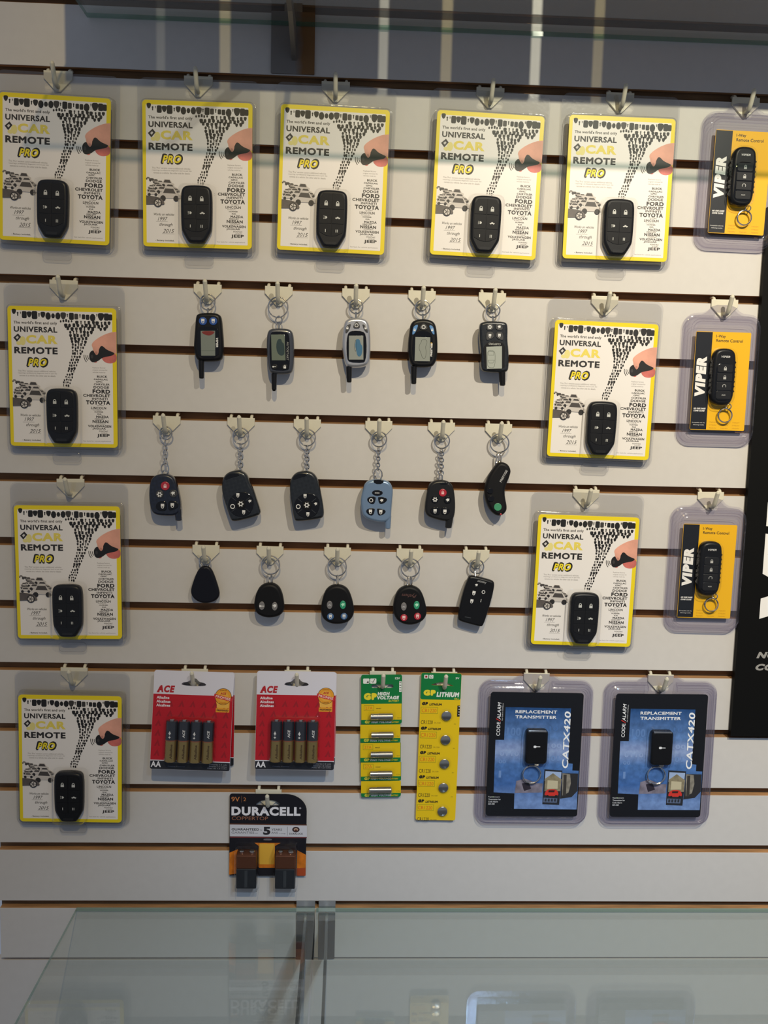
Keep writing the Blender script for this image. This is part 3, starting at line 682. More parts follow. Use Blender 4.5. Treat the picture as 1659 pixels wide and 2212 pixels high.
# ------------------------------------------------------------------ clamshells with the blue picture card
def make_blue():
    t = thing('remote_clamshell_pack', '-', 'blister pack', 0, 0)
    w, h = 115.0, 159.0; dc = 7.0
    def q(zx, zy):
        v = (zy-220-7*(zx-185)/590)/790; u = (zx-(185-37*v))/589
        return ((u-.5)*w, (.5-v)*h)
    ow, oh, oz = 143.0, 187.0, 1.0; top = oz+oh/2
    P = []
    for qx, qz, a0 in ((1, -1, -90), (1, 1, 0)):
        for i in range(7): a = math.radians(a0+15*i); P.append((qx*(ow/2-17)+17*math.cos(a), oz+qz*(oh/2-17)+17*math.sin(a)))
    P += [(30, top+.3), (25, top+3), (20, top+6.5), (-20, top+6.5), (-25, top+3), (-30, top+.3)]
    for qx, qz, a0 in ((-1, 1, 90), (-1, -1, 180)):
        for i in range(7): a = math.radians(a0+15*i); P.append((qx*(ow/2-17)+17*math.cos(a), oz+qz*(oh/2-17)+17*math.sin(a)))
    mb = MB(); mb.holed(P, rrect(22, 6, 2.9, 0, top-9, n=4), 0, .6, M_LILAC)
    # moulded rim, interrupted at the hanger
    prof = [(1.8, .6), (2.3, 4.6), (3.6, 5.6), (4.2, 8.6), (6.2, 10.0), (7.0, 8.8), (8.8, 9.8), (9.5, 8.4), (11.0, 9.0), (11.8, 7.2), (13.2, 7.6)]
    def rim(i):
        a_ = rrect(ow-2*i, oh-2*i, max(3, 15-i*.7), 0, oz, n=6); return a_
    rr = [rim(i) for i, d in prof]; n = len(rr[0])
    idx = list(range(n))                      # rrect starts at the lower right corner; the straight top lies between index 13 and 14
    V = []; F = []
    loop = [k for k in range(14, n)]+[k for k in range(0, 14)]
    for (i, d), R in zip(prof, rr):
        seq = [(-18.0, R[14][1])]+[R[k] for k in loop]+[(18.0, R[13][1])]
        V += [(x, z, d) for x, z in seq]
    m_ = n+2
    for k in range(len(prof)-1):
        for j in range(m_-1): F.append((k*m_+j, k*m_+j+1, (k+1)*m_+j+1, (k+1)*m_+j))
    F.append(tuple(k*m_ for k in range(len(prof)))); F.append(tuple(k*m_+m_-1 for k in range(len(prof)-1, -1, -1)))
    mb.add(V, F, M_LILAC); mb.build('clamshell', t)
    card = MB().prism(rrect(w, h, 3.5), dc-.6, dc, ink('#121318', .35)).build('card', t)
    B = MB(); L = dc+.05
    def photo_mat():
        m = bpy.data.materials.new('ink_blue_photo'); m.use_nodes = True; nt = m.node_tree; b = nt.nodes['Principled BSDF']; b.inputs['Roughness'].default_value = .35
        tc = nt.nodes.new('ShaderNodeTexCoord'); sp = nt.nodes.new('ShaderNodeSeparateXYZ'); mr = nt.nodes.new('ShaderNodeMapRange'); mr.inputs[1].default_value = -.06; mr.inputs[2].default_value = .06
        r1 = nt.nodes.new('ShaderNodeValToRGB'); e = r1.color_ramp.elements; e[0].position = 0; e[0].color = (*lin('#6f8cc0'), 1); e[1].position = 1; e[1].color = (*lin('#234a80'), 1)
        for p, c in ((.18, '#3f66a4'), (.40, '#4c74b0'), (.545, '#8fa4d0'), (.60, '#8298c8'), (.68, '#5c80b8')):
            k = r1.color_ramp.elements.new(p); k.color = (*lin(c), 1)
        nz = nt.nodes.new('ShaderNodeTexNoise'); nz.inputs['Scale'].default_value = 140; nz.inputs['Detail'].default_value = 3
        mx = nt.nodes.new('ShaderNodeMix'); mx.data_type = 'RGBA'; mx.blend_type = 'OVERLAY'; mx.inputs[0].default_value = .55
        nt.links.new(tc.outputs['Object'], sp.inputs[0]); nt.links.new(sp.outputs['Z'], mr.inputs[0]); nt.links.new(mr.outputs[0], r1.inputs[0])
        nt.links.new(tc.outputs['Object'], nz.inputs['Vector']); nt.links.new(r1.outputs[0], mx.inputs['A']); nt.links.new(nz.outputs['Fac'], mx.inputs['B'])
        nt.links.new(mx.outputs['Result'], b.inputs['Base Color']); return m
    B.poly([q(*p) for p in ((278, 315), (693, 322), (675, 672), (706, 675), (704, 718), (745, 720), (733, 970), (330, 965), (333, 865), (200, 858), (213, 522), (268, 522))], L, photo_mat())
    def pp(pts, c, k, sm=0): B.poly(smooth([q(*p) for p in pts], sm) if sm else [q(*p) for p in pts], L+.04*k, c)
    pp(((345, 785), (400, 770), (480, 800), (515, 800), (510, 860), (335, 862)), mat('ink_scene', '#7c7684', .4, noise=.35, nscale=110), 1)
    pp(((380, 800), (425, 795), (440, 835), (395, 850)), ink('#2a2430'), 2)
    pp(((640, 735), (742, 738), (738, 850), (700, 890), (625, 900)), ink('#2b2a2c'), 1)
    pp(((640, 735), (690, 742), (695, 800), (680, 860), (640, 880)), mat('ink_wall_photo', '#8a8478', .4, noise=.3, nscale=150), 2); pp(((648, 745), (668, 745), (664, 880), (644, 880)), ink('#3b3733'), 3)
    pp(((525, 710), (640, 718), (620, 940), (512, 935)), ink('#23252c'), 3)
    pp(((532, 722), (634, 728), (628, 790), (527, 785)), ink('#9fb4d8'), 4); pp(((530, 770), (580, 735), (634, 775), (628, 850), (525, 850)), mat('ink_house', '#8b8168', .4, noise=.3, nscale=150), 5)
    pp(((545, 780), (612, 785), (610, 835), (542, 835)), ink('#c2b89a'), 6)
    pp(((528, 860), (545, 838), (600, 838), (616, 862), (612, 882), (526, 880)), ink('#d0362c'), 7, 1); pp(((552, 845), (592, 845), (588, 858), (550, 858)), ink('#3a1a1a'), 8)
    for zx in (545, 600): B.poly(ell(*q(zx, 882), 1.5, n=10), L+.36, ink('#1a1a1a'))
    pp(((520, 892), (608, 897), (605, 925), (517, 922)), ink('#5b6a88'), 8)
    for i in range(4): pp(((528+20*i, 898), (540+20*i, 899), (538+20*i, 918), (526+20*i, 917)), ink('#2b2f38'), 9)
    for t_, zx, zy, w_, h_, cc in (('100', 330, 470, 17, 11, '#5f83bb'), ('0110', 300, 610, 24, 6, '#8ea5d2'), ('1001', 600, 560, 22, 6, '#8ea5d2'), ('00', 255, 660, 9, 5, '#6f90c6'), ('01', 590, 640, 10, 7, '#6f90c6'), ('010', 560, 450, 20, 6, '#4d74b0'), ('1', 240, 740, 3, 9, '#6f90c6')): B.text(t_, *q(zx, zy), w_, h_, L+.2, ink(cc), .03)
    B.build('blue_picture', card, flat=True)
    T = MB(); L = dc+.5; wh = ink('#f0f2f6')
    x, z = q(232, 440); T.text('CODE', *q(231, 452), 17.5, 4.4, L, wh, .012, 0, 90); T.text('ALARM', *q(237, 338), 22.0, 4.4, L, wh, .012, .2, 90); T.stroke([q(243, 402), q(219, 388)], .9, L, ink('#d8322a'))
    T.text('Our Code Is Confidence', *q(258, 345), 22, 1.3, L, wh, .0, 0, 90)
    T.text('REPLACEMENT', *q(472, 344), 51.5, 4.0, L, wh, .025); T.text('TRANSMITTER', *q(470, 377), 51, 4.0, L, wh, .025)
    T.text('CATX420', *q(664, 522), 73, 7.8, L, wh, .022, .1, 90)
    for i, s in enumerate(('Replacement', 'Transmitter for', 'Code Alarm', 'GH-420')): T.text(s, q(208, 0)[0]+(14, 15.5, 12, 8)[i]/2, q(208, 887+15*i)[1], (14, 15.5, 12, 8)[i], 2.0, L, wh)
    T.poly(ell(*q(197, 886), .7, n=8), L, ink('#9ac060')); T.build('lettering', card, flat=True)
    cx, cz = q(466, 552)
    O = rrect(27, 43.5, 4.5, 0, 0); d1 = dc+10
    rm = MB().pillow([p for p in O], dc+.4, d1, M_BLACK, 2.6).build('remote', t); rm.location = (cx/1000, 0, cz/1000)
    MB().prism(rrect(22.5, 2.2, .8, 0, 20.2), d1-2.0, d1-.1, M_CHROME, bev=.4).build('chrome_bar', rm)
    S = MB(); key(S, 0, 1, 8, d1+.06, wh); S.build('symbol', rm, flat=True)
    MB().prism(rrect(6, 5, 1.5, 1.5, -22.5), dc+3.5, dc+7, M_CHROME, bev=.8).build('key_loop', rm)
    rg = MB(); rg.ring(-3.6, -36.5, dc+4, 11.2, .75, M_CHROME); rg.ring(-3.6, -36.5, dc+5.2, 11.2, .7, M_CHROME); rg.build('key_ring', rm)
    MB().rings([(rrect(33, 50, 6, cx, cz), dc+.3), (rrect(31.6, 48.6, 6, cx, cz), dc+9), (rrect(30, 47, 5.5, cx, cz), dc+12)], M_BUBBLE, cap0=False).build('bubble', t)
    return t
bp_ = make_blue()
for i, (c, lab) in enumerate((([(1062, 1495), (1260, 1497), (1049, 1762), (1246, 1764)], 'clear clamshell with black and blue replacement transmitter card, nearer the yellow coin cells'),
                              ([(1330, 1500), (1530, 1502), (1318, 1762), (1512, 1764)], 'clear clamshell with black and blue replacement transmitter card, below the black sign'))):
    x, z, r = card_pose(c, 10); place(bp_ if i == 0 else copy_tree(bp_), x, z, 3.2, r, lab, 'blue card transmitter clamshells')

# ------------------------------------------------------------------ battery cards
def euro(cx, cz, w=29, h=7.5):
    return smooth([(cx-w/2, cz-h/2), (cx+w/2, cz-h/2), (cx+w/2, cz), (cx+w*.2, cz+h*.2), (cx+w*.1, cz+h*.75), (cx-w*.1, cz+h*.75), (cx-w*.2, cz+h*.2), (cx-w/2, cz)], 2)
def make_red():
    t = thing('battery_card', '-', 'battery pack', 0, 0)
    w, h = 95.3, 118.5; X = lambda u: (u-.5)*w; Z = lambda v: (.5-v)*h
    hole = euro(X(.5), Z(.118))
    card = MB().holed(rrect(w, h, 3), hole, 0, .6, ink('#d9d7e2', .4)).build('card', t)
    red = mat('ink_ace_red', '#b8101f', .35); B = MB(); L = .65
    B.poly([(X(.002), Z(.905)), (X(.998), Z(.905)), (X(.998), Z(.24)), (X(.002), Z(.24))], L, red)
    B.poly(rrect(w*.996, h*.085, 2.5, 0, Z(.956)), L, ink('#1a1b22')); B.poly([(X(.002), Z(.935)), (X(.998), Z(.935)), (X(.998), Z(.915)), (X(.002), Z(.915))], L, ink('#1a1b22'))
    B.build('colour_bands', card, flat=True)
    D = MB(); dr = ink('#9a0c1a')
    for i in range(7):
        for j in range(6):
            x, z = X(.08+.14*i+(.0)), Z(.33+.1*j); D.poly([(x-4, z-4), (x+.5, z+4), (x+3.2, z-4), (x+1.2, z-4), (x, z-.5), (x-1.6, z-4)], L+.03, dr)
    D.build('triangle_pattern', card, flat=True)
    T = MB(); L = .75; cr = ink('#b3121f'); wh = ink('#ecebf2')
    T.text('ACE', X(.155), Z(.187), 21.5, 8.6, L, cr, .055, .22); T.poly([(X(.04), Z(.225)), (X(.075), Z(.225)), (X(.085), Z(.15))], L, cr)
    for i, s in enumerate(('Alkaline', 'Alcalinas', 'Alcalines')): T.text(s, X(.045)+(15, 16.5, 16.5)[i]/2, Z(.275+.039*i), (15, 16.5, 16.5)[i], 3.2, L, wh, .03)
    T.text('AA', X(.075), Z(.948), 12, 7, L+.05, wh, .03)
    for i, (a, b_) in enumerate(((.74, .96), (.74, .96), (.72, .96))): T.text(('Batteries 1.5 volt', 'Baterias 1.5 voltios', 'Piles de 1,5 volts')[i], X((a+b_)/2), Z(.935+.02*i), (b_-a)*w, 1.5, L, ink('#a0a0a8'))
    T.text('Contents: 4 batteries', X(.33), Z(.966), 20, 1.3, L, ink('#70707a'))
    T.build('lettering', card, flat=True)
    S = MB(); og = ink('#e39a22'); bk = ink('#3a2410'); cx, cz = X(.875), Z(.245)
    S.poly([(X(.79), Z(.405)), (X(.96), Z(.405)), (X(.96), Z(.29)), (X(.79), Z(.29))], L, og); S.poly([(X(.80), Z(.36)), (X(.95), Z(.36)), (X(.95), Z(.30)), (X(.80), Z(.30))], L+.04, ink('#e8b048'))
    S.poly(ell(cx, cz, 10, n=28), L+.06, bk); S.poly(ell(cx, cz, 9.5, n=28), L+.1, og); S.poly(ell(cx, cz, 6.4, n=24), L+.14, ink('#e6a838'))
    S.poly([(cx-11, cz-1.2), (cx+10.5, cz-6), (cx+10.8, cz-2), (cx-10.6, cz+3.2)], L+.2, ink('#c8282c')); S.text('PROMISE', cx, cz-1.4, 18, 3, L+.26, ink('#f0d8c8'), .02, 0, -12)
    S.text('ACE', cx, cz+3.7, 7, 2.6, L+.26, cr, .05, .2); S.text('PREFERRED', X(.875), Z(.385), 14, 2.0, L+.1, bk, .04)
    S.text('SATISFACTION', cx, cz+7.6, 8, 1.2, L+.26, bk); S.text('GUARANTEED', cx, cz-7.8, 8, 1.2, L+.26, bk); S.build('award_seal_print', card, flat=True)
    gold = mat('battery_gold', (0.42, 0.29, 0.10), .25, .85); bjack = mat('battery_black', (.02, .022, .03), .25, coat=.4); cop = mat('battery_copper', (.45, .16, .08), .3, .8)
    for i in range(4):
        bx = X(.265+.152*i); r = 7.0; z0 = Z(.90); d = 8.2
        b_ = MB(); b_.lathe([(6.2, 0), (r, .7), (r, 25)], 0, 0, 0, gold); b_.lathe([(r+.02, 25), (r+.02, 26.2)], 0, 0, 0, cop); b_.lathe([(r, 26.2), (r, 48), (6.2, 48.7)], 0, 0, 0, bjack); b_.lathe([(2.9, 48.7), (2.9, 50.2), (2.2, 50.5)], 0, 0, 0, M_CHROME)
        o = b_.build('battery', t); o.location = (bx/1000, -d/1000, z0/1000)
        tm = MB(); f = ink('#d8d8d8')
        if i % 2 == 0: tm.text('+', -1, 30, 2.6, 2.6, r+.25, f, .05); tm.poly([(-2.6, 34), (.6, 34), (-1, 37.5)], r+.25, f); tm.stroke([(-1, 34), (-1, 32.8)], 1, r+.25, f)
        else: tm.text('ACE', 1, 34.5, 9.5, 3, r+.25, f, .03, .2, 90)
        tm.text('Alkaline', 1.5, 13, 17, 3, r+.25, ink('#4a3512'), .02, 0, 90)
        tm.build('print', o, flat=True)
    bz = (Z(.90)+Z(.90)+51)/2; bx = X(.265+.152*1.5)
    MB().rings([(rrect(62, 57, 5, bx, bz), .6), (rrect(60.5, 55, 5, bx, bz), 1.0), (rrect(59.5, 54, 6, bx, bz), 9), (rrect(55, 51, 7, bx, bz), 14.5), (rrect(50, 47, 6, bx, bz), 16)], M_BUBBLE, cap0=False).build('bubble', t)
    return t
rp_ = make_red()
RC = [([(334, 1453), (504, 1456), (326, 1655), (496, 1660)], (0, 0, 0), 4.5, 'red and white four-battery card, front one on the left hook'), ([(556, 1454), (726, 1456), (552, 1656), (720, 1657)], (0, 0, 0), 4.5, 'red and white four-battery card, front one on the right hook')]
i = 0
for c, off, d, lab in RC:
    x, z, r = card_pose(c, 19.5)
    o = place(rp_ if i == 0 else copy_tree(rp_), x, z, 19.5, r, lab, 'red four-battery cards'); i += 1
    o.rotation_euler[0] = -math.atan2(16, 118.5)         # pushed out at the bottom by the card behind
    place(copy_tree(rp_), x+.8, z-3.5, 3.0, r*.3, lab.replace('front one', 'half-hidden rear one'), 'red four-battery cards')

def make_strip(kind):
    if kind == 'A':
        w, h = 50.0, 156.0; t = thing('battery_strip', 'green and yellow strip of five silver cylinder batteries, torn between segments', 'battery pack', 0, 0)
    else:
        w, h = 49.5, 189.0; t = thing('battery_strip', 'long yellow strip of five silver coin cells with a green top', 'battery pack', 0, 0)
    X = lambda u: (u-.5)*w; Z = lambda v: (.5-v)*h
    gr = ink('#0f7a3c', .35); ye = ink('#e9c412', .35); wh = ink('#eef0ea'); L = .66; og = ink('#e0701c'); dk = ink('#2a2410')
    sil = mat('battery_silver', (.62, .58, .50), .2, 1.0)
    if kind == 'A':
        segs = [(0, .398), (.402, .548), (.552, .708), (.712, .862), (.866, 1.0)]; cols = [.235, .365, .515, .675, .830, .968]
        for i, (a, b_) in enumerate(segs):
            dx = (0, -2.2, -2.0, -1.0, -.6)[i]*.6
            if i == 0: c = MB().holed(rrect(w, h*(b_-a), 2.5, 0, (Z(a)+Z(b_))/2), rrect(27, 4.5, 2.2, 1, Z(.093), n=3), 0, .6, gr).build('card_segment', t)
            else: c = MB().prism(rrect(w-(.8 if i in (1, 4) else 0), h*(b_-a), 2.5 if i == 4 else .6, dx, (Z(a)+Z(b_))/2), 0, .6, gr).build('card_segment', t)
            B = MB(); y0, y1 = (.235, .365) if i == 0 else (a+.002, (.515, .675, .830, .968)[i-1])
            B.poly([(X(.005)+dx, Z(y1)), (X(.99)+dx, Z(y1)), (X(.99)+dx, Z(y0)), (X(.005)+dx, Z(y0))], L, ye); B.build('yellow_panel', c, flat=True)
            T = MB(); ys = y1+.017; T.text('GP', X(.16)+dx, Z(ys), 7, 3.6, L+.05, ink('#d8cc3c'), .07); T.text('HIGH VOLTAGE', X(.50)+dx, Z(ys), 25, 3.0, L+.05, wh, .05, .2); T.text('BATTERY', X(.84)+dx, Z(ys+.003), 9, 1.8, L+.05, ye, .03, .1)
            if i in (0, 2, 3):
                yy = y0+.034; T.text('27A', X(.19)+dx, Z(yy), 9, 4, L+.05, og, .0); T.stroke([(X(.07)+dx, Z(yy+.02)), (X(.31)+dx, Z(yy+.02)), (X(.31)+dx, Z(yy-.02)), (X(.07)+dx, Z(yy-.02))], .35, L+.05, ink('#7a7a18'), True)
                T.text('MN27', X(.43)+dx, Z(yy+.004), 6, 1.4, L+.05, dk, .03)
            T.text('12V', X(.93)+dx, Z(y1-.014), 4.5, 1.5, L+.05, ink('#8a6a20'))
            if i == 0:
                T.text('GP', X(.225), Z(.175), 16, 9.0, L, ink('#f0dc30'), .1); T.text('HIGH', X(.55), Z(.154), 15, 4.4, L, wh, .06, .15); T.text('VOLTAGE', X(.66), Z(.186), 27, 4.4, L, wh, .06, .15); T.text('BATTERY', X(.80), Z(.213), 13, 2.3, L, ink('#d8cc3c'), .03, .15)
                T.text('12V', X(.89), Z(.03), 6, 2.6, L, wh, .03)
                for k in (0, 1): T.poly(rrect(7.6, 6.4, 1, X(.125+.17*k), Z(.05)), L, wh); 
                T.poly([(X(.13), Z(.065)), (X(.19), Z(.065)), (X(.17), Z(.045))], L+.05, dk); T.stroke([(X(.26), Z(.055)), (X(.29), Z(.06)), (X(.33), Z(.035))], .7, L+.05, dk)
                T.poly([(X(.93), Z(.14)), (X(.99), Z(.14)), (X(.99), Z(.055)), (X(.93), Z(.055))], L, wh)
                for k in range(4): T.stroke([(X(.94), Z(.065+.02*k)), (X(.975), Z(.066+.02*k))], .8, L+.05, dk)
            T.build('lettering', c, flat=True)
            v = (.328, .478, .638, .797, .93)[i]; x0 = X((.505, .52, .505, .495, .475)[i])
            b2 = MB(); b2.lathe([(3.0, -14), (3.9, -13.4), (3.9, -4)], 0, 0, 0, sil, axis='x'); b2.lathe([(3.95, -4), (3.95, 13)], 0, 0, 0, mat('battery_steel_label', (.42, .39, .34), .3, .9), axis='x'); b2.lathe([(3.6, 13), (3.2, 13.6), (1.8, 14)], 0, 0, 0, sil, axis='x')
            o = b2.build('battery', t); o.location = (x0/1000, -5.2/1000, Z(v)/1000)
            MB().rings([(rrect(33, 13, 3, x0, Z(v)), .62), (rrect(31.5, 11.5, 3, x0, Z(v)), 3), (rrect(30, 10, 3, x0, Z(v)), 8), (rrect(27, 7, 2.5, x0, Z(v)), 9.8)], M_BUBBLE, cap0=False).build('bubble', t)
    else:
        P = [(x, z) for x, z in rrect(w, h, 2.5)]
        c = MB().holed(P, smooth([(-12, Z(.083)), (14, Z(.083)), (17, Z(.088)), (8, Z(.066)), (0, Z(.060)), (-11, Z(.074))], 1), 0, .6, ye).build('card', t)
        B = MB(); B.holed(rrect(w-.2, h*.178, 2.4, 0, Z(.0895)), smooth([(-12, Z(.083)), (14, Z(.083)), (17, Z(.088)), (8, Z(.066)), (0, Z(.060)), (-11, Z(.074))], 1), .55, L, gr); B.build('green_header', c, flat=True)
        T = MB(); L = .72
        T.text('GP', X(.225), Z(.133), 15, 7.5, L, ink('#f0dc30'), .1); T.text('LITHIUM', X(.68), Z(.143), 28, 6.2, L, wh, .06, .15); T.text('CELL', X(.90), Z(.171), 6, 2.2, L, ink('#d8cc3c'), .03)
        T.text('3V', X(.90), Z(.033), 4.5, 2.4, L, wh, .03)
        for k in (0, 1): T.poly(rrect(5, 4.6, .6, X(.125+.125*k), Z(.026)), L, wh)
        T.poly(rrect(2.6, 2.6, .3, X(.125), Z(.026)), L+.05, ink('#a03030')); T.stroke(ell(X(.25), Z(.026), 1.3, n=10), .4, L+.05, dk, True)
        T.poly([(X(.93), Z(.29)), (X(.995), Z(.29)), (X(.995), Z(.215)), (X(.93), Z(.215))], L, ink('#1e1c18'))
        for k in range(4): T.stroke([(X(.965), Z(.222+.018*k)), (X(.985), Z(.222+.018*k))], .8, L+.05, wh)
        for i in range(5):
            o_ = .1655*i
            T.text('GP', X(.12), Z(.206+o_), 7.5, 4.2, L, dk, .12, .15); T.text('LITHIUM', X(.385), Z(.211+o_), 15.5, 2.9, L, dk, .06, .2)
            T.text('CR1220', X(.23), Z(.252+o_), 18, 4.6, L, og, .0); T.stroke([(X(.03), Z(.272+o_)), (X(.44), Z(.272+o_)), (X(.44), Z(.230+o_)), (X(.03), Z(.230+o_))], .35, L, ink('#8a8a20'), True)
            T.text('CR1220', X(.185), Z(.331+o_), 14.5, 4.6, L, dk, .0); T.text('DL1220', X(.45), Z(.334+o_), 7.5, 1.4, L, ink('#7a6818')); T.text('3V', X(.89), Z(.340+o_), 2.6, 1.6, L, ink('#7a6818'))
        T.build('lettering', c, flat=True)
        for i in range(5):
            cx, cz = X(.665), Z(.284+.1628*i)
            o = MB().lathe([(5.6, 0), (6.25, .3), (6.25, 1.4), (5.9, 1.9), (5.6, 2.0), (5.5, 1.9), (5.2, 2.0)], 0, 0, 0, sil, axis='d', n=28).build('coin_cell', t); o.location = (cx/1000, -.8/1000, cz/1000)
            MB().rings([(ell(cx, cz, 9, n=28), .64), (ell(cx, cz, 7.6, n=28), .9), (ell(cx, cz, 7.2, n=28), 3.2), (ell(cx, cz, 5.5, n=28), 3.9)], M_BUBBLE, cap0=False).build('bubble', t)
    return t
o = make_strip('A'); x, z, r = card_pose([(782.3, 1455), (869, 1453.5), (779, 1726), (866, 1724)], 6); place(o, x, z, 5, r)
o = make_strip('B'); x, z, r = card_pose([(908.6, 1451), (996, 1451), (901, 1775), (983, 1775)], 6); place(o, x, z, 5, r-.8)

def make_nine():
    t = thing('battery_card', 'black and orange card with two nine-volt batteries, lowest on the wall', 'battery pack', 0, 0)
    w, h = 95.0, 106.5
    q = lambda zx, zy: ((zx-(208-24*(zy-250)/1390)-622)/1240*w, (.5-(zy-250)/1390)*h)
    P = [(-w/2, -h/2+1), (-w/2+1, -h/2), (w/2-1, -h/2), (w/2, -h/2+1)]+[(w/2-26+26*math.cos(a), h/2-22+22*math.sin(a)) for a in [math.radians(9*i) for i in range(11)]]+[(-w/2+3, h/2), (-w/2+1, h/2-.6), (-w/2, h/2-2.5)]
    hole = smooth([q(620, 440), q(1010, 445), q(1030, 425), q(960, 370), q(870, 350), q(740, 350), q(650, 395)], 1)
    card = MB().holed(P, hole, 0, .6, ink('#16131a', .35)).build('card', t)
    B = MB(); L = .65; og = mat('ink_orange', '#d9791a', .4, noise=.25, nscale=120, stretch=(1, 1, 1)); og2 = ink('#e8b23e')
    B.poly([q(*p) for p in ((205, 970), (1446, 975), (1448, 778), (206, 770))], L, ink('#d3d2d8'))
    B.poly([q(*p) for p in ((205, 768), (1448, 776), (1448, 762), (206, 752))], L, ink('#6a3c24')); B.poly([q(*p) for p in ((205, 996), (1446, 992), (1446, 977), (206, 972))], L, ink('#6a2c2c'))
    B.poly([q(*p) for p in ((187, 1628), (330, 1600), (330, 1190), (196, 1250))], L, og); B.poly([q(*p) for p in ((1280, 1630), (1425, 1630), (1432, 1280), (1290, 1200))], L, og); B.poly([q(*p) for p in ((1280, 1638), (1424, 1638), (1428, 1500), (1280, 1510))], L+.03, ink('#b04a20'))
    B.poly([q(*p) for p in ((600, 1078), (1020, 1078), (930, 1130), (925, 1505), (672, 1505), (668, 1130))], L, og); B.poly([q(*p) for p in ((680, 1090), (925, 1090), (920, 1445), (680, 1445))], L+.04, og2)
    B.poly(smooth([q(*p) for p in ((735, 1035), (760, 1005), (870, 1005), (890, 1035))], 1), L+.05, ink('#6d6a70'))
    B.build('colour_bands', card, flat=True)
    T = MB(); L = .75; wh = ink('#eceaf0'); cp = ink('#a06a50'); dk = ink('#2a272c')
    T.text('9V', *q(303, 340), 10.2, 6.2, L, ink('#d8884a'), .01); T.stroke([q(400, 285), q(398, 392)], .4, L, ink('#8a5a3c')); T.text('2', *q(450, 342), 3.3, 4.6, L, ink('#d8884a'))
    T.text('DURACELL', *q(790, 540), 85, 11.5, L, wh, .05); T.poly(ell(*q(1340, 485), 1.3, n=12), L, ink('#9a98a0')); T.text('COPPERTOP', *q(530, 662), 44.5, 4.6, L, cp, .0)
    T.text('GUARANTEED', *q(455, 850), 34, 2.9, L, dk, .02); T.text('for', *q(712, 858), 2.6, 1.6, L, dk); T.text('GARANTIES', *q(415, 905), 28, 2.7, L, ink('#6a686e'), .0); T.text('pour', *q(635, 918), 4, 1.4, L, ink('#6a686e'))
    T.text('5', *q(800, 872), 9, 10.6, L, dk, .05); T.text('YEARS', *q(960, 850), 13, 2.9, L, dk, .0); T.text('ANS', *q(925, 905), 8, 2.7, L, ink('#6a686e')); T.text('in storage', *q(1050, 918), 8, 1.4, L, ink('#6a686e'))
    T.stroke([q(1135, 800), q(1133, 950)], .4, L, ink('#6a686e')); T.poly(ell(*q(1270, 848), 4.6, 3.6, n=20), L, ink('#3a2424')); T.poly(ell(*q(1270, 848), 2.6, 1.9, n=16), L+.05, ink('#c8a890')); T.poly(ell(*q(1270, 858), 1.6, 1.0, n=12), L+.1, ink('#5a2a20'))
    T.text('DURALOCK', *q(1275, 918), 17, 2.2, L, ink('#4a484e'), .02); T.build('lettering', card, flat=True)
    cu_ = mat('nine_volt_copper', (.16, .058, .028), .35, .6); bk = mat('nine_volt_black', (.012, .014, .018), .35, coat=.3)
    for zx0, zx1 in ((322, 650), (945, 1268)):
        cx = (q(zx0, 1420)[0]+q(zx1, 1420)[0])/2; z1, z0 = q(0, 1190)[1], q(0, 1752)[1]; zs = q(0, 1415)[1]
        R = lambda: rrect(24.5, 1, .4)
        b_ = MB(); b_.prism(rrect(24.6, zs-z0, 1.2, 0, (zs+z0)/2), 1, 17, bk, bev=1.0); b_.prism(rrect(24.6, z1-zs, 1.2, 0, (zs+z1)/2), 1, 17, cu_, bev=1.0)
        o = b_.build('battery', t); o.location = (cx/1000, 0, 0)
        for s, r_ in ((-1, 2.9), (1, 3.6)): MB().lathe([(r_, 0), (r_, 2.2), (r_-.8, 3.0)], s*6.2, z1-.2, 9, M_CHROME).build('terminal', o)
        S = MB(); S.poly([(-2.0, z0+2), (1.6, z0+2), (1.6, zs-2), (-2.0, zs-2)], 17.05, ink('#34383c'))
        S.text('9V', 6.5, (zs+z0)/2-2, 9, 4, 17.1, ink('#202226'), .03, 0, 90); S.build('print', o, flat=True)
        MB().rings([(rrect(31, 58, 3, cx, (z0+z1)/2+1.5), .7), (rrect(29.5, 57, 3, cx, (z0+z1)/2+1.5), 1.2), (rrect(28, 55, 3, cx, (z0+z1)/2+1.2), 17), (rrect(26, 53, 2.5, cx, (z0+z1)/2+1.2), 18.5)], M_BUBBLE, cap0=False).build('bubble', t)
    return t
o = make_nine(); x, z, r = card_pose([(497.9, 1713), (661.6, 1713.5), (494.7, 1897), (659, 1897.5)], 8); place(o, x, z, 5.0, r)

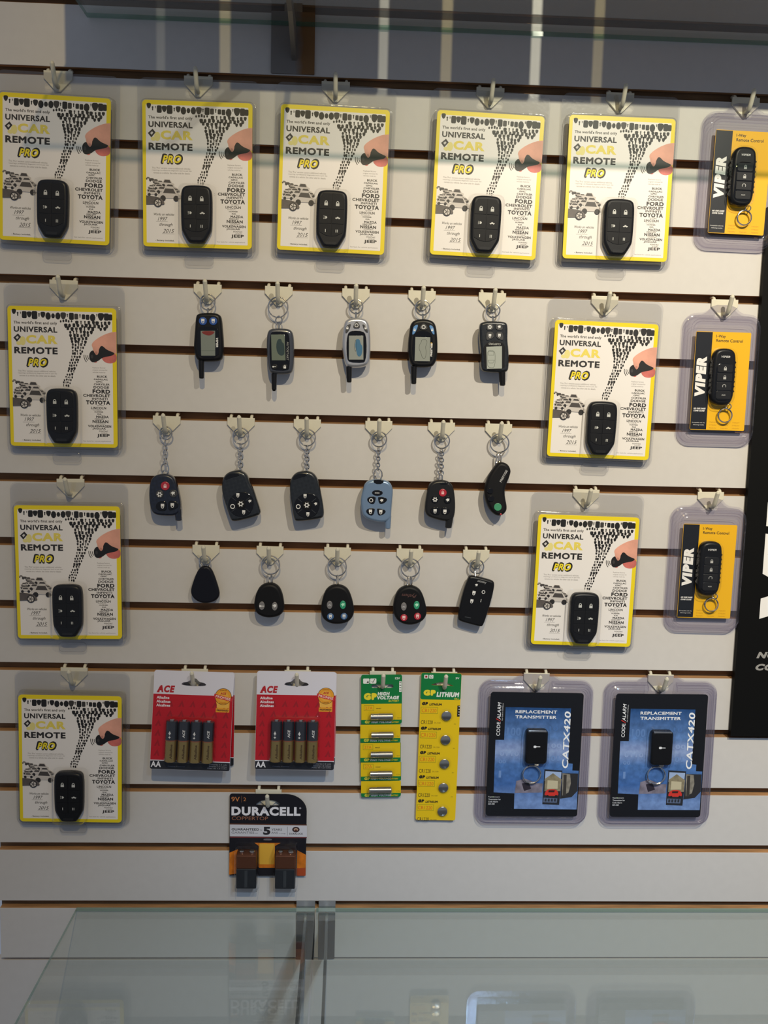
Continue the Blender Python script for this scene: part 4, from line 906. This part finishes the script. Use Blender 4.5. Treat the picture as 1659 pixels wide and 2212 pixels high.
# ------------------------------------------------------------------ hanging fobs (outlines traced at their own depth)
class Fob:
    def __init__(s, reg, hookkey, name, label, cat='key fob', group='hanging key fobs', d0=9.0, d1=21.0):
        s.reg = reg; s.d0, s.d1 = d0, d1; s.hx, s.hz = HP[hookkey]
        s.t = thing(name, label, cat, s.hx, s.hz-16, 0, 0, group)
    def p(s, zx, zy, d=None):
        x, z = at(s.reg[0]+zx/s.reg[2], s.reg[1]+zy/s.reg[2], s.d1 if d is None else d); return (x-s.hx, z-s.hz+16)
    def P(s, pts, d=None): return [s.p(*q, d=d) for q in pts]
    def k(s, px): return px/s.reg[2]/1.83
    def body(s, pts, m, r=3.2, it=2, name='body'):
        s.b = MB().pillow(smooth(s.P(pts, (s.d0+s.d1)/2+2), it), s.d0, s.d1, m, r).build(name, s.t); return s.b
    def panel(s, pts, m, dd=.05, th=.5, it=1, name='face_panel', parent=None, bev=.15):
        Q = smooth(s.P(pts), it) if it else s.P(pts)
        return MB().prism(Q, s.d1-.8, s.d1+dd+th, m, bev=bev).build(name, parent or s.b)
    def button(s, zx, zy, r, m, r2=None, th=1.1, it=0, pts=None, name='button'):
        Q = smooth(s.P(pts), it) if pts else ell(*s.p(zx, zy), s.k(r), s.k(r2 or r), n=20)
        return MB().prism(Q, s.d1-1.0, s.d1+th, m, bev=.45).build(name, s.b)
    def sym(s, fn, zx, zy, size, m=None, th=1.16, parent=None, **kw):
        q = MB(); fn(q, *s.p(zx, zy), s.k(size), s.d1+th, m or ink('#dedede'), **kw); return q.build('symbol', parent or s.b, flat=True)
    def txt(s, t, zx, zy, w, h, m, th=.1, bold=.02, shear=0, rot=0, name='lettering'):
        return MB().text(t, *s.p(zx, zy), s.k(w), s.k(h), s.d1+th, m, bold, shear, rot).build(name, s.b, flat=True)
    def ring(s, zx, zy, R, d=8.5, w=1.1, double=True, turn=8):
        mb = MB(); x, z = s.p(zx, zy, d); mb.ring(x, z, d, s.k(R), w*.8, M_CHROME, turn=turn, n=36)
        if double: mb.ring(x, z, d+1.1, s.k(R), w*.7, M_CHROME, turn=turn, n=36)
        return mb.build('key_ring', s.t)
    def post(s, zx, zy0, zy1, r=1.2, d=None):
        d = (s.d0+s.d1)/2-1 if d is None else d
        a, b = s.p(zx, zy0, d), s.p(zx, zy1, d); return MB().tube([(a[0], a[1], d-3), (b[0], b[1], d)], r, M_CHROME, n=10).build('ring_post', s.t)
    def chain(s, a, b, n, r=14, d=(9, 13)):
        for i in range(n):
            f = (i+.5)/n; zx, zy = a[0]+(b[0]-a[0])*f, a[1]+(b[1]-a[1])*f; dd = d[0]+(d[1]-d[0])*f
            x, z = s.p(zx, zy, dd); MB().ring(x, z, dd, s.k(r), .75, M_CHROME, rz=abs(s.p(0, a[1], dd)[1]-s.p(0, b[1], dd)[1])/n*.68, turn=(25 if i % 2 else 68), n=16, k=5).build('chain_link', s.t)
    def link(s, zx, zy, rx, rz, d=12, turn=15):
        x, z = s.p(zx, zy, d); MB().ring(x, z, d, s.k(rx), .85, M_CHROME, rz=s.k(rz), turn=turn, n=20, k=6).build('chain_link', s.t)
    def antenna(s, zx0, zy0, zx1, zy1, r, m=M_BLACK, r1=None, round_=False):
        d = (s.d0+s.d1)/2+1.5; a, b = s.p(zx0, zy0, d), s.p(zx1, zy1, d); r = s.k(r); r1 = s.k(r1) if r1 else r*.85
        mb = MB(); mb.tube([(a[0], a[1], d), ((a[0]+b[0])/2, (a[1]+b[1])/2, d), (b[0], b[1]+1, d)], r, m, n=14, r1=r1)
        mb.tube([(b[0], b[1]+1, d), (b[0], b[1]+.2, d), (b[0], b[1]-(1.2 if round_ else 0), d)], r1, m, n=14, r1=r1*.55); return mb.build('antenna', s.b)
    def lcd(s, pts, m=M_LCD): return s.panel(pts, m, .15, .5, 0, 'screen', bev=.05)
    def flat(s, pts, m, th, it=1, name='screen_image', stroke=None):
        Q = smooth(s.P(pts), it) if it else s.P(pts); mb = MB()
        if stroke: mb.stroke(Q, stroke, s.d1+th, m, True)
        else: mb.poly(Q, s.d1+th, m)
        return mb.build(name, s.b, flat=True)
WH = ink('#e6e6e4'); GD = 'screen remotes in the upper fob row'
R1 = (400, 590, 4.608); R1b = (720, 590, 4.1475); R2 = (300, 880, 3.95); R2b = (740, 880, 4.1475); R3 = (380, 1160, 4.1475); R3b = (680, 1160, 4.1475)

f = Fob(R1, (448.6, 4), 'screen_remote', 'black screen remote with two round blue buttons and stub antenna', 'remote', GD)
f.body([(108, 430), (130, 405), (200, 395), (300, 397), (345, 415), (362, 450), (372, 560), (383, 700), (378, 830), (355, 870), (300, 880), (150, 880), (110, 850), (88, 760), (88, 700), (100, 550)], M_BLACK, 3.4)
f.panel([(122, 545), (165, 532), (285, 537), (335, 556), (338, 700), (333, 842), (132, 842), (118, 700)], M_GLOSS)
f.lcd([(155, 575), (298, 575), (300, 822), (160, 822)], mat('lcd_panel_dim', (.21, .235, .20), .3, coat=.5))
f.flat([(165, 577), (295, 577), (288, 600), (250, 622), (210, 618), (172, 600)], ink('#7c2622'), .75); f.flat([(162, 770), (298, 770), (298, 773), (162, 773)], ink('#5c6a5c'), .75, 0)
for zx, op in ((177, True), (280, False)):
    f.button(zx, 478, 39, mat('blue_button', (.03, .09, .34), .2, coat=.6)); f.sym(lock, zx, 478, 44, WH, opened=op, rot=180)
f.txt('VIPER', 318, 692, 92, 21, WH, .7, .05, .2, -90); f.antenna(160, 870, 163, 1050, 28); f.ring(225, 290, 74); f.post(225, 350, 400)

f = Fob(R1, (602.5, 4), 'screen_remote', 'gunmetal screen remote with black face and two lower buttons', 'remote', GD)
f.body([(825, 580), (850, 558), (900, 550), (1000, 552), (1050, 565), (1075, 600), (1085, 700), (1085, 900), (1070, 980), (1040, 1005), (960, 1010), (880, 1005), (840, 985), (822, 920), (810, 760), (812, 640)], M_GUN, 3.4)
f.panel([(848, 605), (870, 582), (1005, 585), (1035, 615), (1043, 760), (1038, 950), (1010, 972), (872, 968), (848, 930), (838, 760)], M_GLOSS)
f.lcd([(855, 612), (990, 612), (1000, 868), (862, 868)], mat('lcd_panel_dark', (.15, .18, .13), .25, coat=.6))
f.flat([(920, 660), (955, 652), (965, 690), (985, 700), (990, 780), (985, 815), (950, 825), (915, 790), (905, 720)], ink('#20383c'), .75)
for zx in (890, 990):
    f.button(zx, 932, 30, M_CHAR, 24, th=.9)
f.sym(key, 888, 932, 36, WH, .96); f.sym(lock, 992, 932, 34, WH, .96)
f.txt('AUTOSTART', 1020, 775, 175, 20, ink('#a8a8a4'), .7, .0, 0, -90); f.antenna(885, 1000, 885, 1165, 27, round_=True); f.ring(925, 340, 98); f.link(932, 470, 32, 38, 11); f.post(934, 500, 555)

f = Fob(R1b, (769, 4), 'screen_remote', 'silver screen remote with three dark buttons and blue car image', 'remote', GD)
f.body([(95, 450), (120, 415), (180, 400), (260, 402), (310, 430), (330, 500), (335, 650), (330, 760), (320, 810), (280, 840), (210, 850), (130, 845), (105, 815), (90, 740), (75, 650), (80, 560)], M_SILVER, 3.4)
f.panel([(140, 528), (180, 515), (262, 520), (292, 550), (300, 680), (288, 785), (268, 805), (145, 800), (122, 765), (117, 640), (125, 565)], M_GLOSS)
f.lcd([(140, 560), (268, 560), (270, 775), (140, 775)], mat('lcd_panel_grey', (.30, .32, .29), .3, coat=.6))
f.flat([(205, 590), (235, 592), (245, 635), (262, 655), (258, 720), (240, 750), (215, 742), (205, 690), (195, 650), (200, 615)], ink('#3a6f92'), .75); f.flat([(205, 592), (190, 625), (188, 680), (205, 710)], ink('#2e3a3e'), .78, 1, stroke=.25)
dkb = mat('dark_button', (.05, .05, .052), .4)
for P_ in ([(112, 478), (135, 462), (160, 450), (148, 500), (125, 535), (108, 540)], [(212, 425), (240, 470), (235, 494), (210, 497), (182, 494), (178, 470)], [(258, 450), (300, 480), (312, 535), (296, 532), (272, 500)]): f.button(0, 0, 0, dkb, pts=P_, it=1)
f.sym(lock, 126, 490, 26, WH); f.sym(circ, 208, 468, 34, WH); f.sym(lock, 290, 490, 26, WH, opened=True); f.antenna(140, 840, 142, 980, 26); f.ring(203, 300, 61); f.post(203, 350, 405)

f = Fob(R1b, (912, 4), 'screen_remote', 'black screen remote with two pale blue side buttons', 'remote', GD)
f.body([(690, 460), (720, 425), (780, 412), (850, 415), (905, 440), (925, 500), (935, 640), (930, 760), (905, 820), (870, 845), (730, 845), (690, 815), (672, 740), (668, 640), (680, 540)], M_BLACK, 3.4)
f.panel([(735, 530), (790, 515), (860, 525), (892, 570), (895, 700), (880, 800), (720, 798), (705, 700), (715, 570)], M_GLOSS)
f.lcd([(735, 572), (868, 575), (865, 790), (728, 788)], mat('lcd_panel_soft', (.30, .32, .28), .3, coat=.5))
f.flat([(790, 598), (822, 592), (840, 610), (835, 640), (825, 660), (832, 700), (828, 750), (815, 768), (795, 755), (785, 715), (768, 680), (772, 640), (788, 622)], ink('#3a403c'), .75, 1, stroke=.3)
bb = mat('pale_blue_button', (.13, .30, .60), .25, coat=.5)
f.button(0, 0, 0, bb, pts=[(715, 485), (735, 466), (762, 462), (745, 515), (722, 550), (704, 555)], it=1); f.button(0, 0, 0, dkb, pts=[(808, 445), (845, 480), (842, 505), (808, 512), (775, 503), (772, 482)], it=1); f.button(0, 0, 0, bb, pts=[(856, 466), (885, 470), (902, 500), (908, 555), (890, 548), (868, 505)], it=1)
f.sym(lock, 728, 508, 24, WH); f.sym(circ, 808, 484, 36, WH); f.sym(lock, 885, 508, 24, WH, opened=True)
f.txt('PRESTIGE', 879, 688, 112, 17, WH, .72, .05, 0, 90); f.flat([(872, 622), (886, 622), (886, 655), (872, 655)], ink('#c8a040'), .68, 0, 'logo_patch'); f.antenna(722, 835, 720, 995, 27); f.ring(800, 310, 65); f.post(803, 365, 418)

f = Fob(R1b, (1064, 4), 'screen_remote', 'carbon-patterned screen remote with four buttons above a pale screen', 'remote', GD)
f.body([(1310, 460), (1330, 440), (1400, 430), (1520, 435), (1555, 450), (1562, 500), (1558, 600), (1570, 700), (1570, 850), (1555, 885), (1500, 895), (1380, 890), (1335, 880), (1318, 840), (1322, 700), (1310, 620), (1305, 520)], M_CARB, 3.0)
f.panel([(1345, 640), (1447, 605), (1540, 630), (1535, 760), (1532, 870), (1360, 872), (1348, 760)], M_BLACK, .05, .4)
f.lcd([(1370, 660), (1510, 655), (1510, 855), (1375, 857)], M_LCD2)
f.flat([(1395, 690), (1435, 695), (1450, 720), (1447, 830), (1430, 848), (1395, 845), (1380, 825), (1378, 715)], ink('#4a544a'), .75, 1, stroke=.3); f.flat([(1390, 700), (1437, 705), (1437, 735), (1390, 735)], ink('#4a544a'), .75, 0, stroke=.25); f.flat([(1385, 780), (1443, 780), (1430, 805), (1395, 805)], ink('#4a544a'), .75, 0, stroke=.25)
for P_ in ([(1380, 460), (1430, 455), (1438, 495), (1415, 515), (1372, 510), (1370, 480)], [(1455, 455), (1505, 462), (1520, 485), (1515, 512), (1475, 515), (1450, 495)], [(1372, 530), (1420, 525), (1440, 545), (1438, 580), (1375, 608), (1366, 580)], [(1475, 525), (1515, 530), (1526, 580), (1518, 608), (1458, 582), (1455, 545)]): f.button(0, 0, 0, dkb, pts=P_, it=1)
f.sym(gear, 1402, 483, 32, WH); f.sym(carhorn, 1485, 484, 34, WH); f.sym(lock, 1402, 562, 32, WH, opened=True, rot=180); f.sym(lock, 1487, 560, 32, WH, rot=180)
f.txt('CLIFFORD', 1445, 635, 105, 18, ink('#b0b0ac'), .5, .02, 0, 180); f.antenna(1512, 885, 1515, 1010, 30); f.ring(1430, 335, 61); f.post(1432, 385, 440)

GC = 'chained fobs in the middle fob row'
f = Fob(R2, (360, 6), 'key_fob', 'navy carbon-patterned fob with a red button on a short chain', 'key fob', GC)
f.body([(95, 650), (115, 600), (160, 570), (240, 565), (295, 590), (325, 650), (350, 760), (362, 840), (350, 905), (300, 925), (250, 925), (160, 920), (115, 895), (95, 830), (88, 740)], M_CARBN, 2.8)
rb = mat('red_button', (.46, .02, .035), .25, coat=.5)
f.button(225, 670, 37, rb); f.button(178, 740, 33, dkb); f.button(295, 735, 33, dkb)
f.button(0, 0, 0, M_GLOSS, pts=[(142, 840), (165, 805), (235, 795), (240, 880), (190, 885), (150, 868)], it=2); f.button(0, 0, 0, M_GLOSS, pts=[(248, 795), (310, 798), (345, 825), (335, 855), (290, 875), (252, 880)], it=2)
f.sym(lock, 225, 668, 34, ink('#f0c8c8'), opened=True); f.sym(gear, 178, 742, 38, WH); f.sym(carhorn, 292, 735, 42, WH); f.sym(lock, 203, 842, 40, WH, opened=True, rot=180); f.sym(lock, 287, 836, 40, WH, rot=180)
f.antenna(332, 870, 340, 968, 30, M_CARBN, 27); f.ring(232, 220, 54); f.chain((225, 290), (222, 480), 5, 20); f.link(222, 525, 34, 48, 13)

def diamond(f, cx, cy, ic):
    f.button(0, 0, 0, M_GLOSS, pts=[(cx-118, cy+5), (cx-80, cy-75), (cx, cy-112), (cx+80, cy-92), (cx+118, cy-20), (cx+85, cy+85), (cx, cy+112), (cx-75, cy+85)], it=2, th=.5, name='control_pad')
    f.button(cx, cy, 40, M_SATIN, th=1.2, name='button')
    for fn, zx, zy, s, kw in ic: f.sym(fn, zx, zy, s, WH, 1.26 if fn is gear else .56, **kw)
    for a in (-38, 40, 142, 218):
        q = MB(); c0 = (cx+55*math.cos(math.radians(a)), cy+55*math.sin(math.radians(a))); c1 = (cx+98*math.cos(math.radians(a)), cy+98*math.sin(math.radians(a)))
        q.stroke([f.p(*c0), f.p(*c1)], .5, f.d1+.56, ink('#3c4044')); q.build('divider_line', f.b, flat=True)
f = Fob(R2, (520.8, 6), 'key_fob', 'carbon-patterned fob with a round control pad, hanging tilted', 'key fob', GC)
f.body([(705, 680), (715, 610), (750, 560), (810, 537), (870, 535), (925, 570), (945, 640), (980, 700), (1005, 780), (1035, 870), (1040, 900), (1020, 925), (850, 970), (800, 972), (780, 950), (750, 860), (720, 770)], M_CARB, 3.4)
diamond(f, 870, 828, ((lock, 845, 750, 36, dict(opened=True, rot=180)), (lock, 895, 895, 36, dict(rot=180)), (circ, 800, 845, 42, {}), (gear, 870, 823, 40, {}), (carhorn, 947, 802, 34, {})))
f.panel([(728, 605), (755, 572), (800, 560), (865, 568), (850, 588), (790, 600), (745, 622)], M_GLOSS, .02, .3, 2, 'top_inset'); f.ring(870, 245, 68); f.chain((868, 315), (866, 545), 7, 22)
f = Fob(R2, (664, 6), 'key_fob', 'carbon-patterned fob with a round control pad, hanging upright', 'key fob', GC)
f.body([(1285, 660), (1300, 600), (1340, 555), (1400, 540), (1470, 545), (1520, 590), (1545, 680), (1565, 780), (1580, 880), (1578, 930), (1550, 950), (1400, 970), (1340, 972), (1322, 950), (1305, 850), (1290, 740)], M_CARB, 3.4)
diamond(f, 1433, 838, ((lock, 1418, 757, 36, dict(opened=True, rot=180)), (lock, 1442, 912, 36, dict(rot=180)), (circ, 1360, 846, 42, {}), (gear, 1433, 833, 40, {}), (carhorn, 1508, 825, 34, {})))
f.panel([(1308, 605), (1330, 578), (1380, 562), (1440, 570), (1425, 590), (1370, 602), (1325, 622)], M_GLOSS, .02, .3, 2, 'top_inset'); f.ring(1437, 258, 70); f.chain((1435, 330), (1433, 555), 7, 20)

f = Fob(R2b, (818.4, 6), 'key_fob', 'ice-blue fob with five black buttons on a short chain', 'key fob', GC)
f.body([(185, 720), (200, 680), (240, 650), (320, 642), (400, 655), (440, 690), (453, 750), (442, 850), (436, 920), (436, 985), (400, 1025), (330, 1030), (230, 1005), (180, 970), (165, 900), (160, 820)], M_BLUEM, 3.0)
f.button(0, 0, 0, M_GLOSS, pts=[(270, 652), (320, 646), (374, 652), (358, 688), (290, 688)], it=1, th=.3, name='strap_slot')
f.button(312, 766, 48, M_GLOSS, 26, th=.6)
for P_ in ([(214, 830), (235, 800), (288, 798), (300, 810), (285, 868), (250, 866)], [(315, 806), (330, 800), (385, 806), (404, 830), (370, 862), (328, 868)], [(206, 935), (225, 905), (280, 902), (292, 912), (275, 970), (240, 968)], [(306, 908), (320, 904), (370, 912), (392, 935), (360, 965), (318, 972)]): f.button(0, 0, 0, M_GLOSS, pts=P_, it=2, th=.6)
f.txt('ENGINE', 310, 766, 40, 11, WH, .68); f.sym(circ, 256, 832, 38, WH, .68); f.sym(carhorn, 350, 836, 38, WH, .68); f.sym(lock, 250, 935, 40, WH, .68, opened=True, rot=180); f.sym(lock, 342, 938, 40, WH, .68, rot=180)
f.antenna(408, 970, 405, 1088, 30, M_BLUEM, 25); f.ring(327, 285, 68); f.chain((322, 362), (316, 560), 7, 17); f.link(316, 602, 38, 52, 13)

f = Fob(R2b, (954, 6), 'key_fob', 'glossy black fob with one red and four black buttons', 'key fob', GC)
f.body([(758, 740), (775, 690), (820, 655), (900, 648), (965, 670), (995, 720), (1010, 850), (1005, 960), (980, 1015), (910, 1020), (840, 1002), (765, 978), (738, 940), (735, 880)], M_CHAR, 3.0)
f.button(0, 0, 0, M_GLOSS, pts=[(865, 672), (950, 672), (938, 694), (872, 694)], it=1, th=.2, name='strap_slot')
f.button(897, 765, 35, rb); f.button(827, 825, 33, M_GLOSS); f.button(940, 830, 33, M_GLOSS)
f.button(0, 0, 0, M_GLOSS, pts=[(780, 935), (800, 895), (872, 892), (875, 962), (820, 965)], it=2); f.button(0, 0, 0, M_GLOSS, pts=[(882, 892), (945, 900), (968, 930), (940, 960), (884, 962)], it=2)
f.sym(lock, 897, 762, 32, ink('#f0c8c8'), opened=True); f.sym(gear, 828, 825, 38, WH); f.sym(carhorn, 940, 832, 40, WH); f.sym(lock, 828, 930, 40, WH, opened=True, rot=180); f.sym(lock, 916, 935, 40, WH, rot=180)
f.antenna(962, 960, 948, 1082, 36, M_CHAR, 29); f.ring(890, 300, 68); f.chain((884, 375), (880, 600), 8, 24); f.link(880, 625, 20, 42, 13, 50)

f = Fob(R2b, (1077.6, 6), 'key_fob', 'curved black fob with a green button at its lower end', 'key fob', GC)
f.body([(1390, 495), (1430, 488), (1480, 508), (1507, 560), (1500, 605), (1465, 690), (1450, 740), (1455, 810), (1472, 890), (1464, 935), (1420, 972), (1370, 967), (1320, 922), (1285, 850), (1270, 770), (1277, 700), (1302, 620), (1340, 560)], M_SATIN, 3.6)
f.button(1322, 748, 27, M_GLOSS); f.button(1330, 818, 28, M_GLOSS); f.button(1390, 892, 35, mat('green_button', (.06, .30, .15), .3, coat=.4))
f.button(1418, 958, 9, rb, th=.2, name='light'); f.txt('PRESTIGE', 1443, 616, 118, 20, ink('#b8b8b8'), .1, .03, 0, 63); f.ring(1405, 320, 84); f.link(1388, 458, 16, 48, 11, 60); f.link(1414, 455, 14, 44, 12, 70)

GL = 'fobs in the lower fob row'
f = Fob(R3, (445, 8), 'key_tag', 'plain dark teardrop tag without buttons', 'key fob', GL, 7, 13)
f.body([(205, 285), (235, 262), (285, 260), (320, 290), (350, 360), (385, 470), (392, 520), (370, 562), (310, 592), (240, 596), (180, 572), (140, 530), (130, 480), (150, 410), (180, 330)], mat('dark_navy_plastic', (.006, .0065, .012), .4, spec=.25), 2.4)
f.ring(260, 215, 52); f.button(258, 285, 9, M_GLOSS, th=.1, name='eyelet')
gb = mat('grey_button', (.20, .19, .19), .35, coat=.3); gn = mat('mint_button', (.03, .33, .17), .3, coat=.4); sb = mat('steel_blue_button', (.05, .13, .30), .3, coat=.4)
f = Fob(R3, (583.5, 8), 'key_fob', 'black egg-shaped fob with two grey oval buttons', 'key fob', GL)
f.body([(720, 500), (750, 445), (800, 415), (870, 412), (925, 445), (955, 510), (970, 600), (970, 660), (930, 705), (850, 723), (780, 715), (720, 680), (700, 620), (705, 560)], M_SATIN, 3.6)
f.button(770, 615, 26, gb, 39); f.button(885, 620, 26, gb, 39); f.sym(key, 770, 617, 44, WH); f.sym(carhorn, 885, 618, 42, WH); f.ring(848, 250, 84); f.link(822, 385, 14, 48, 11, 60); f.link(858, 378, 18, 44, 12, 70)
f = Fob(R3b, (729.4, 8), 'key_fob', 'black egg-shaped fob with grey, green and two blue buttons', 'key fob', GL)
f.body([(75, 530), (100, 470), (150, 432), (220, 425), (290, 455), (325, 520), (350, 620), (353, 690), (310, 755), (240, 778), (150, 778), (80, 740), (55, 680), (58, 600)], M_SATIN, 3.6)
f.button(133, 608, 26, gb, 38); f.button(252, 607, 27, gn, 39); f.button(140, 712, 31, sb); f.button(262, 710, 31, sb)
f.sym(trunk, 133, 608, 24, ink('#b8b8b8')); f.sym(carhorn, 252, 607, 40, ink('#b8f0d0')); f.sym(lock, 140, 712, 38, WH, opened=True, rot=180); f.sym(lock, 262, 710, 38, WH, rot=180); f.ring(200, 265, 85); f.link(203, 388, 16, 46, 11, 65)
f = Fob(R3b, (885.7, 8), 'key_fob', 'black egg-shaped fob with grey, green and two red buttons', 'key fob', GL)
f.body([(715, 540), (745, 475), (800, 440), (870, 432), (940, 465), (975, 530), (1000, 630), (1002, 700), (960, 757), (880, 787), (800, 782), (740, 747), (705, 690), (700, 620)], M_SATIN, 3.6)
f.button(797, 622, 26, gb, 38); f.button(912, 610, 27, gn, 39); f.button(798, 722, 32, rb); f.button(920, 710, 32, rb)
f.sym(trunk, 797, 624, 24, ink('#b8b8b8')); f.sym(carhorn, 912, 610, 40, ink('#b8f0d0')); f.sym(lock, 798, 722, 38, ink('#f4d0cc'), opened=True, rot=180); f.sym(lock, 920, 710, 38, ink('#f4d0cc'), rot=180)
f.txt('Python', 845, 522, 132, 40, ink('#6e4a44'), .1, .0, .4, 176); f.ring(855, 275, 85); f.link(838, 395, 14, 44, 11, 60); f.link(864, 400, 14, 46, 12, 72)
f = Fob(R3b, (1029, 8), 'key_fob', 'tilted flat rectangular black fob with small white symbols', 'key fob', GL, 8, 17)
f.body([(1375, 365), (1388, 348), (1440, 350), (1590, 388), (1610, 410), (1602, 480), (1560, 640), (1512, 785), (1492, 803), (1450, 795), (1292, 752), (1280, 725), (1300, 600), (1340, 450)], M_BLACK, 2.4, 2)
f.txt('Autostart', 1497, 405, 84, 22, ink('#b8b8b8'), .08, .0, .3, 166); f.sym(carhorn, 1448, 432, 32, WH, .08); f.sym(lock, 1425, 503, 40, WH, .08, opened=True, rot=170); f.sym(circ, 1511, 493, 34, WH, .08); f.sym(lock, 1406, 576, 38, WH, .08, rot=170)
q = MB(); q.stroke(f.P([(1491, 558), (1486, 582)]), .6, f.d1+.08, WH); q.build('symbol', f.b, flat=True); f.flat([(1345, 712), (1400, 722), (1398, 728), (1343, 718)], ink('#3a3c40'), .08, 0, 'symbol'); f.ring(1450, 265, 64); f.post(1438, 310, 360)

# ------------------------------------------------------------------ black sign at the right
xs = sum(at(u, v, 8)[0] for u, v in ((1649.6, 600), (1619.5, 1000), (1585.2, 1480), (1580, 1590)))/4; zsb = at(1620, 1591, 8)[1]
sg = thing('sign_board', 'tall black sign board with white vertical lettering at the right edge', 'sign', xs, zsb, 0)
MB().box(0, 250, 0, 640, 1.0, 8.0, mat('sign_black', (.004, .004, .004), .6, spec=.12)).build('panel', sg)
T = MB()
def sp_(u, v): x, z = at(u, v, 8); return x-xs, z-zsb
v0 = sp_(1645, 1337); v1 = sp_(1660, 800)
T.text('VIPER', sp_(1642, 1310)[0]+42, (v0[1]+v1[1])/2, v1[1]-v0[1], 84, 8.1, ink('#f2f0ee'), .075, .1, 90)
x, z = sp_(1634, 1415); T.text('NO ONE DARES', x+60, z, 120, 8.4, 8.1, ink('#9a9894'), .06, .28); x, z = sp_(1632, 1441); T.text('COME CLOSE', x+50, z, 100, 8.4, 8.1, ink('#9a9894'), .06, .28)
T.build('lettering', sg, flat=True)
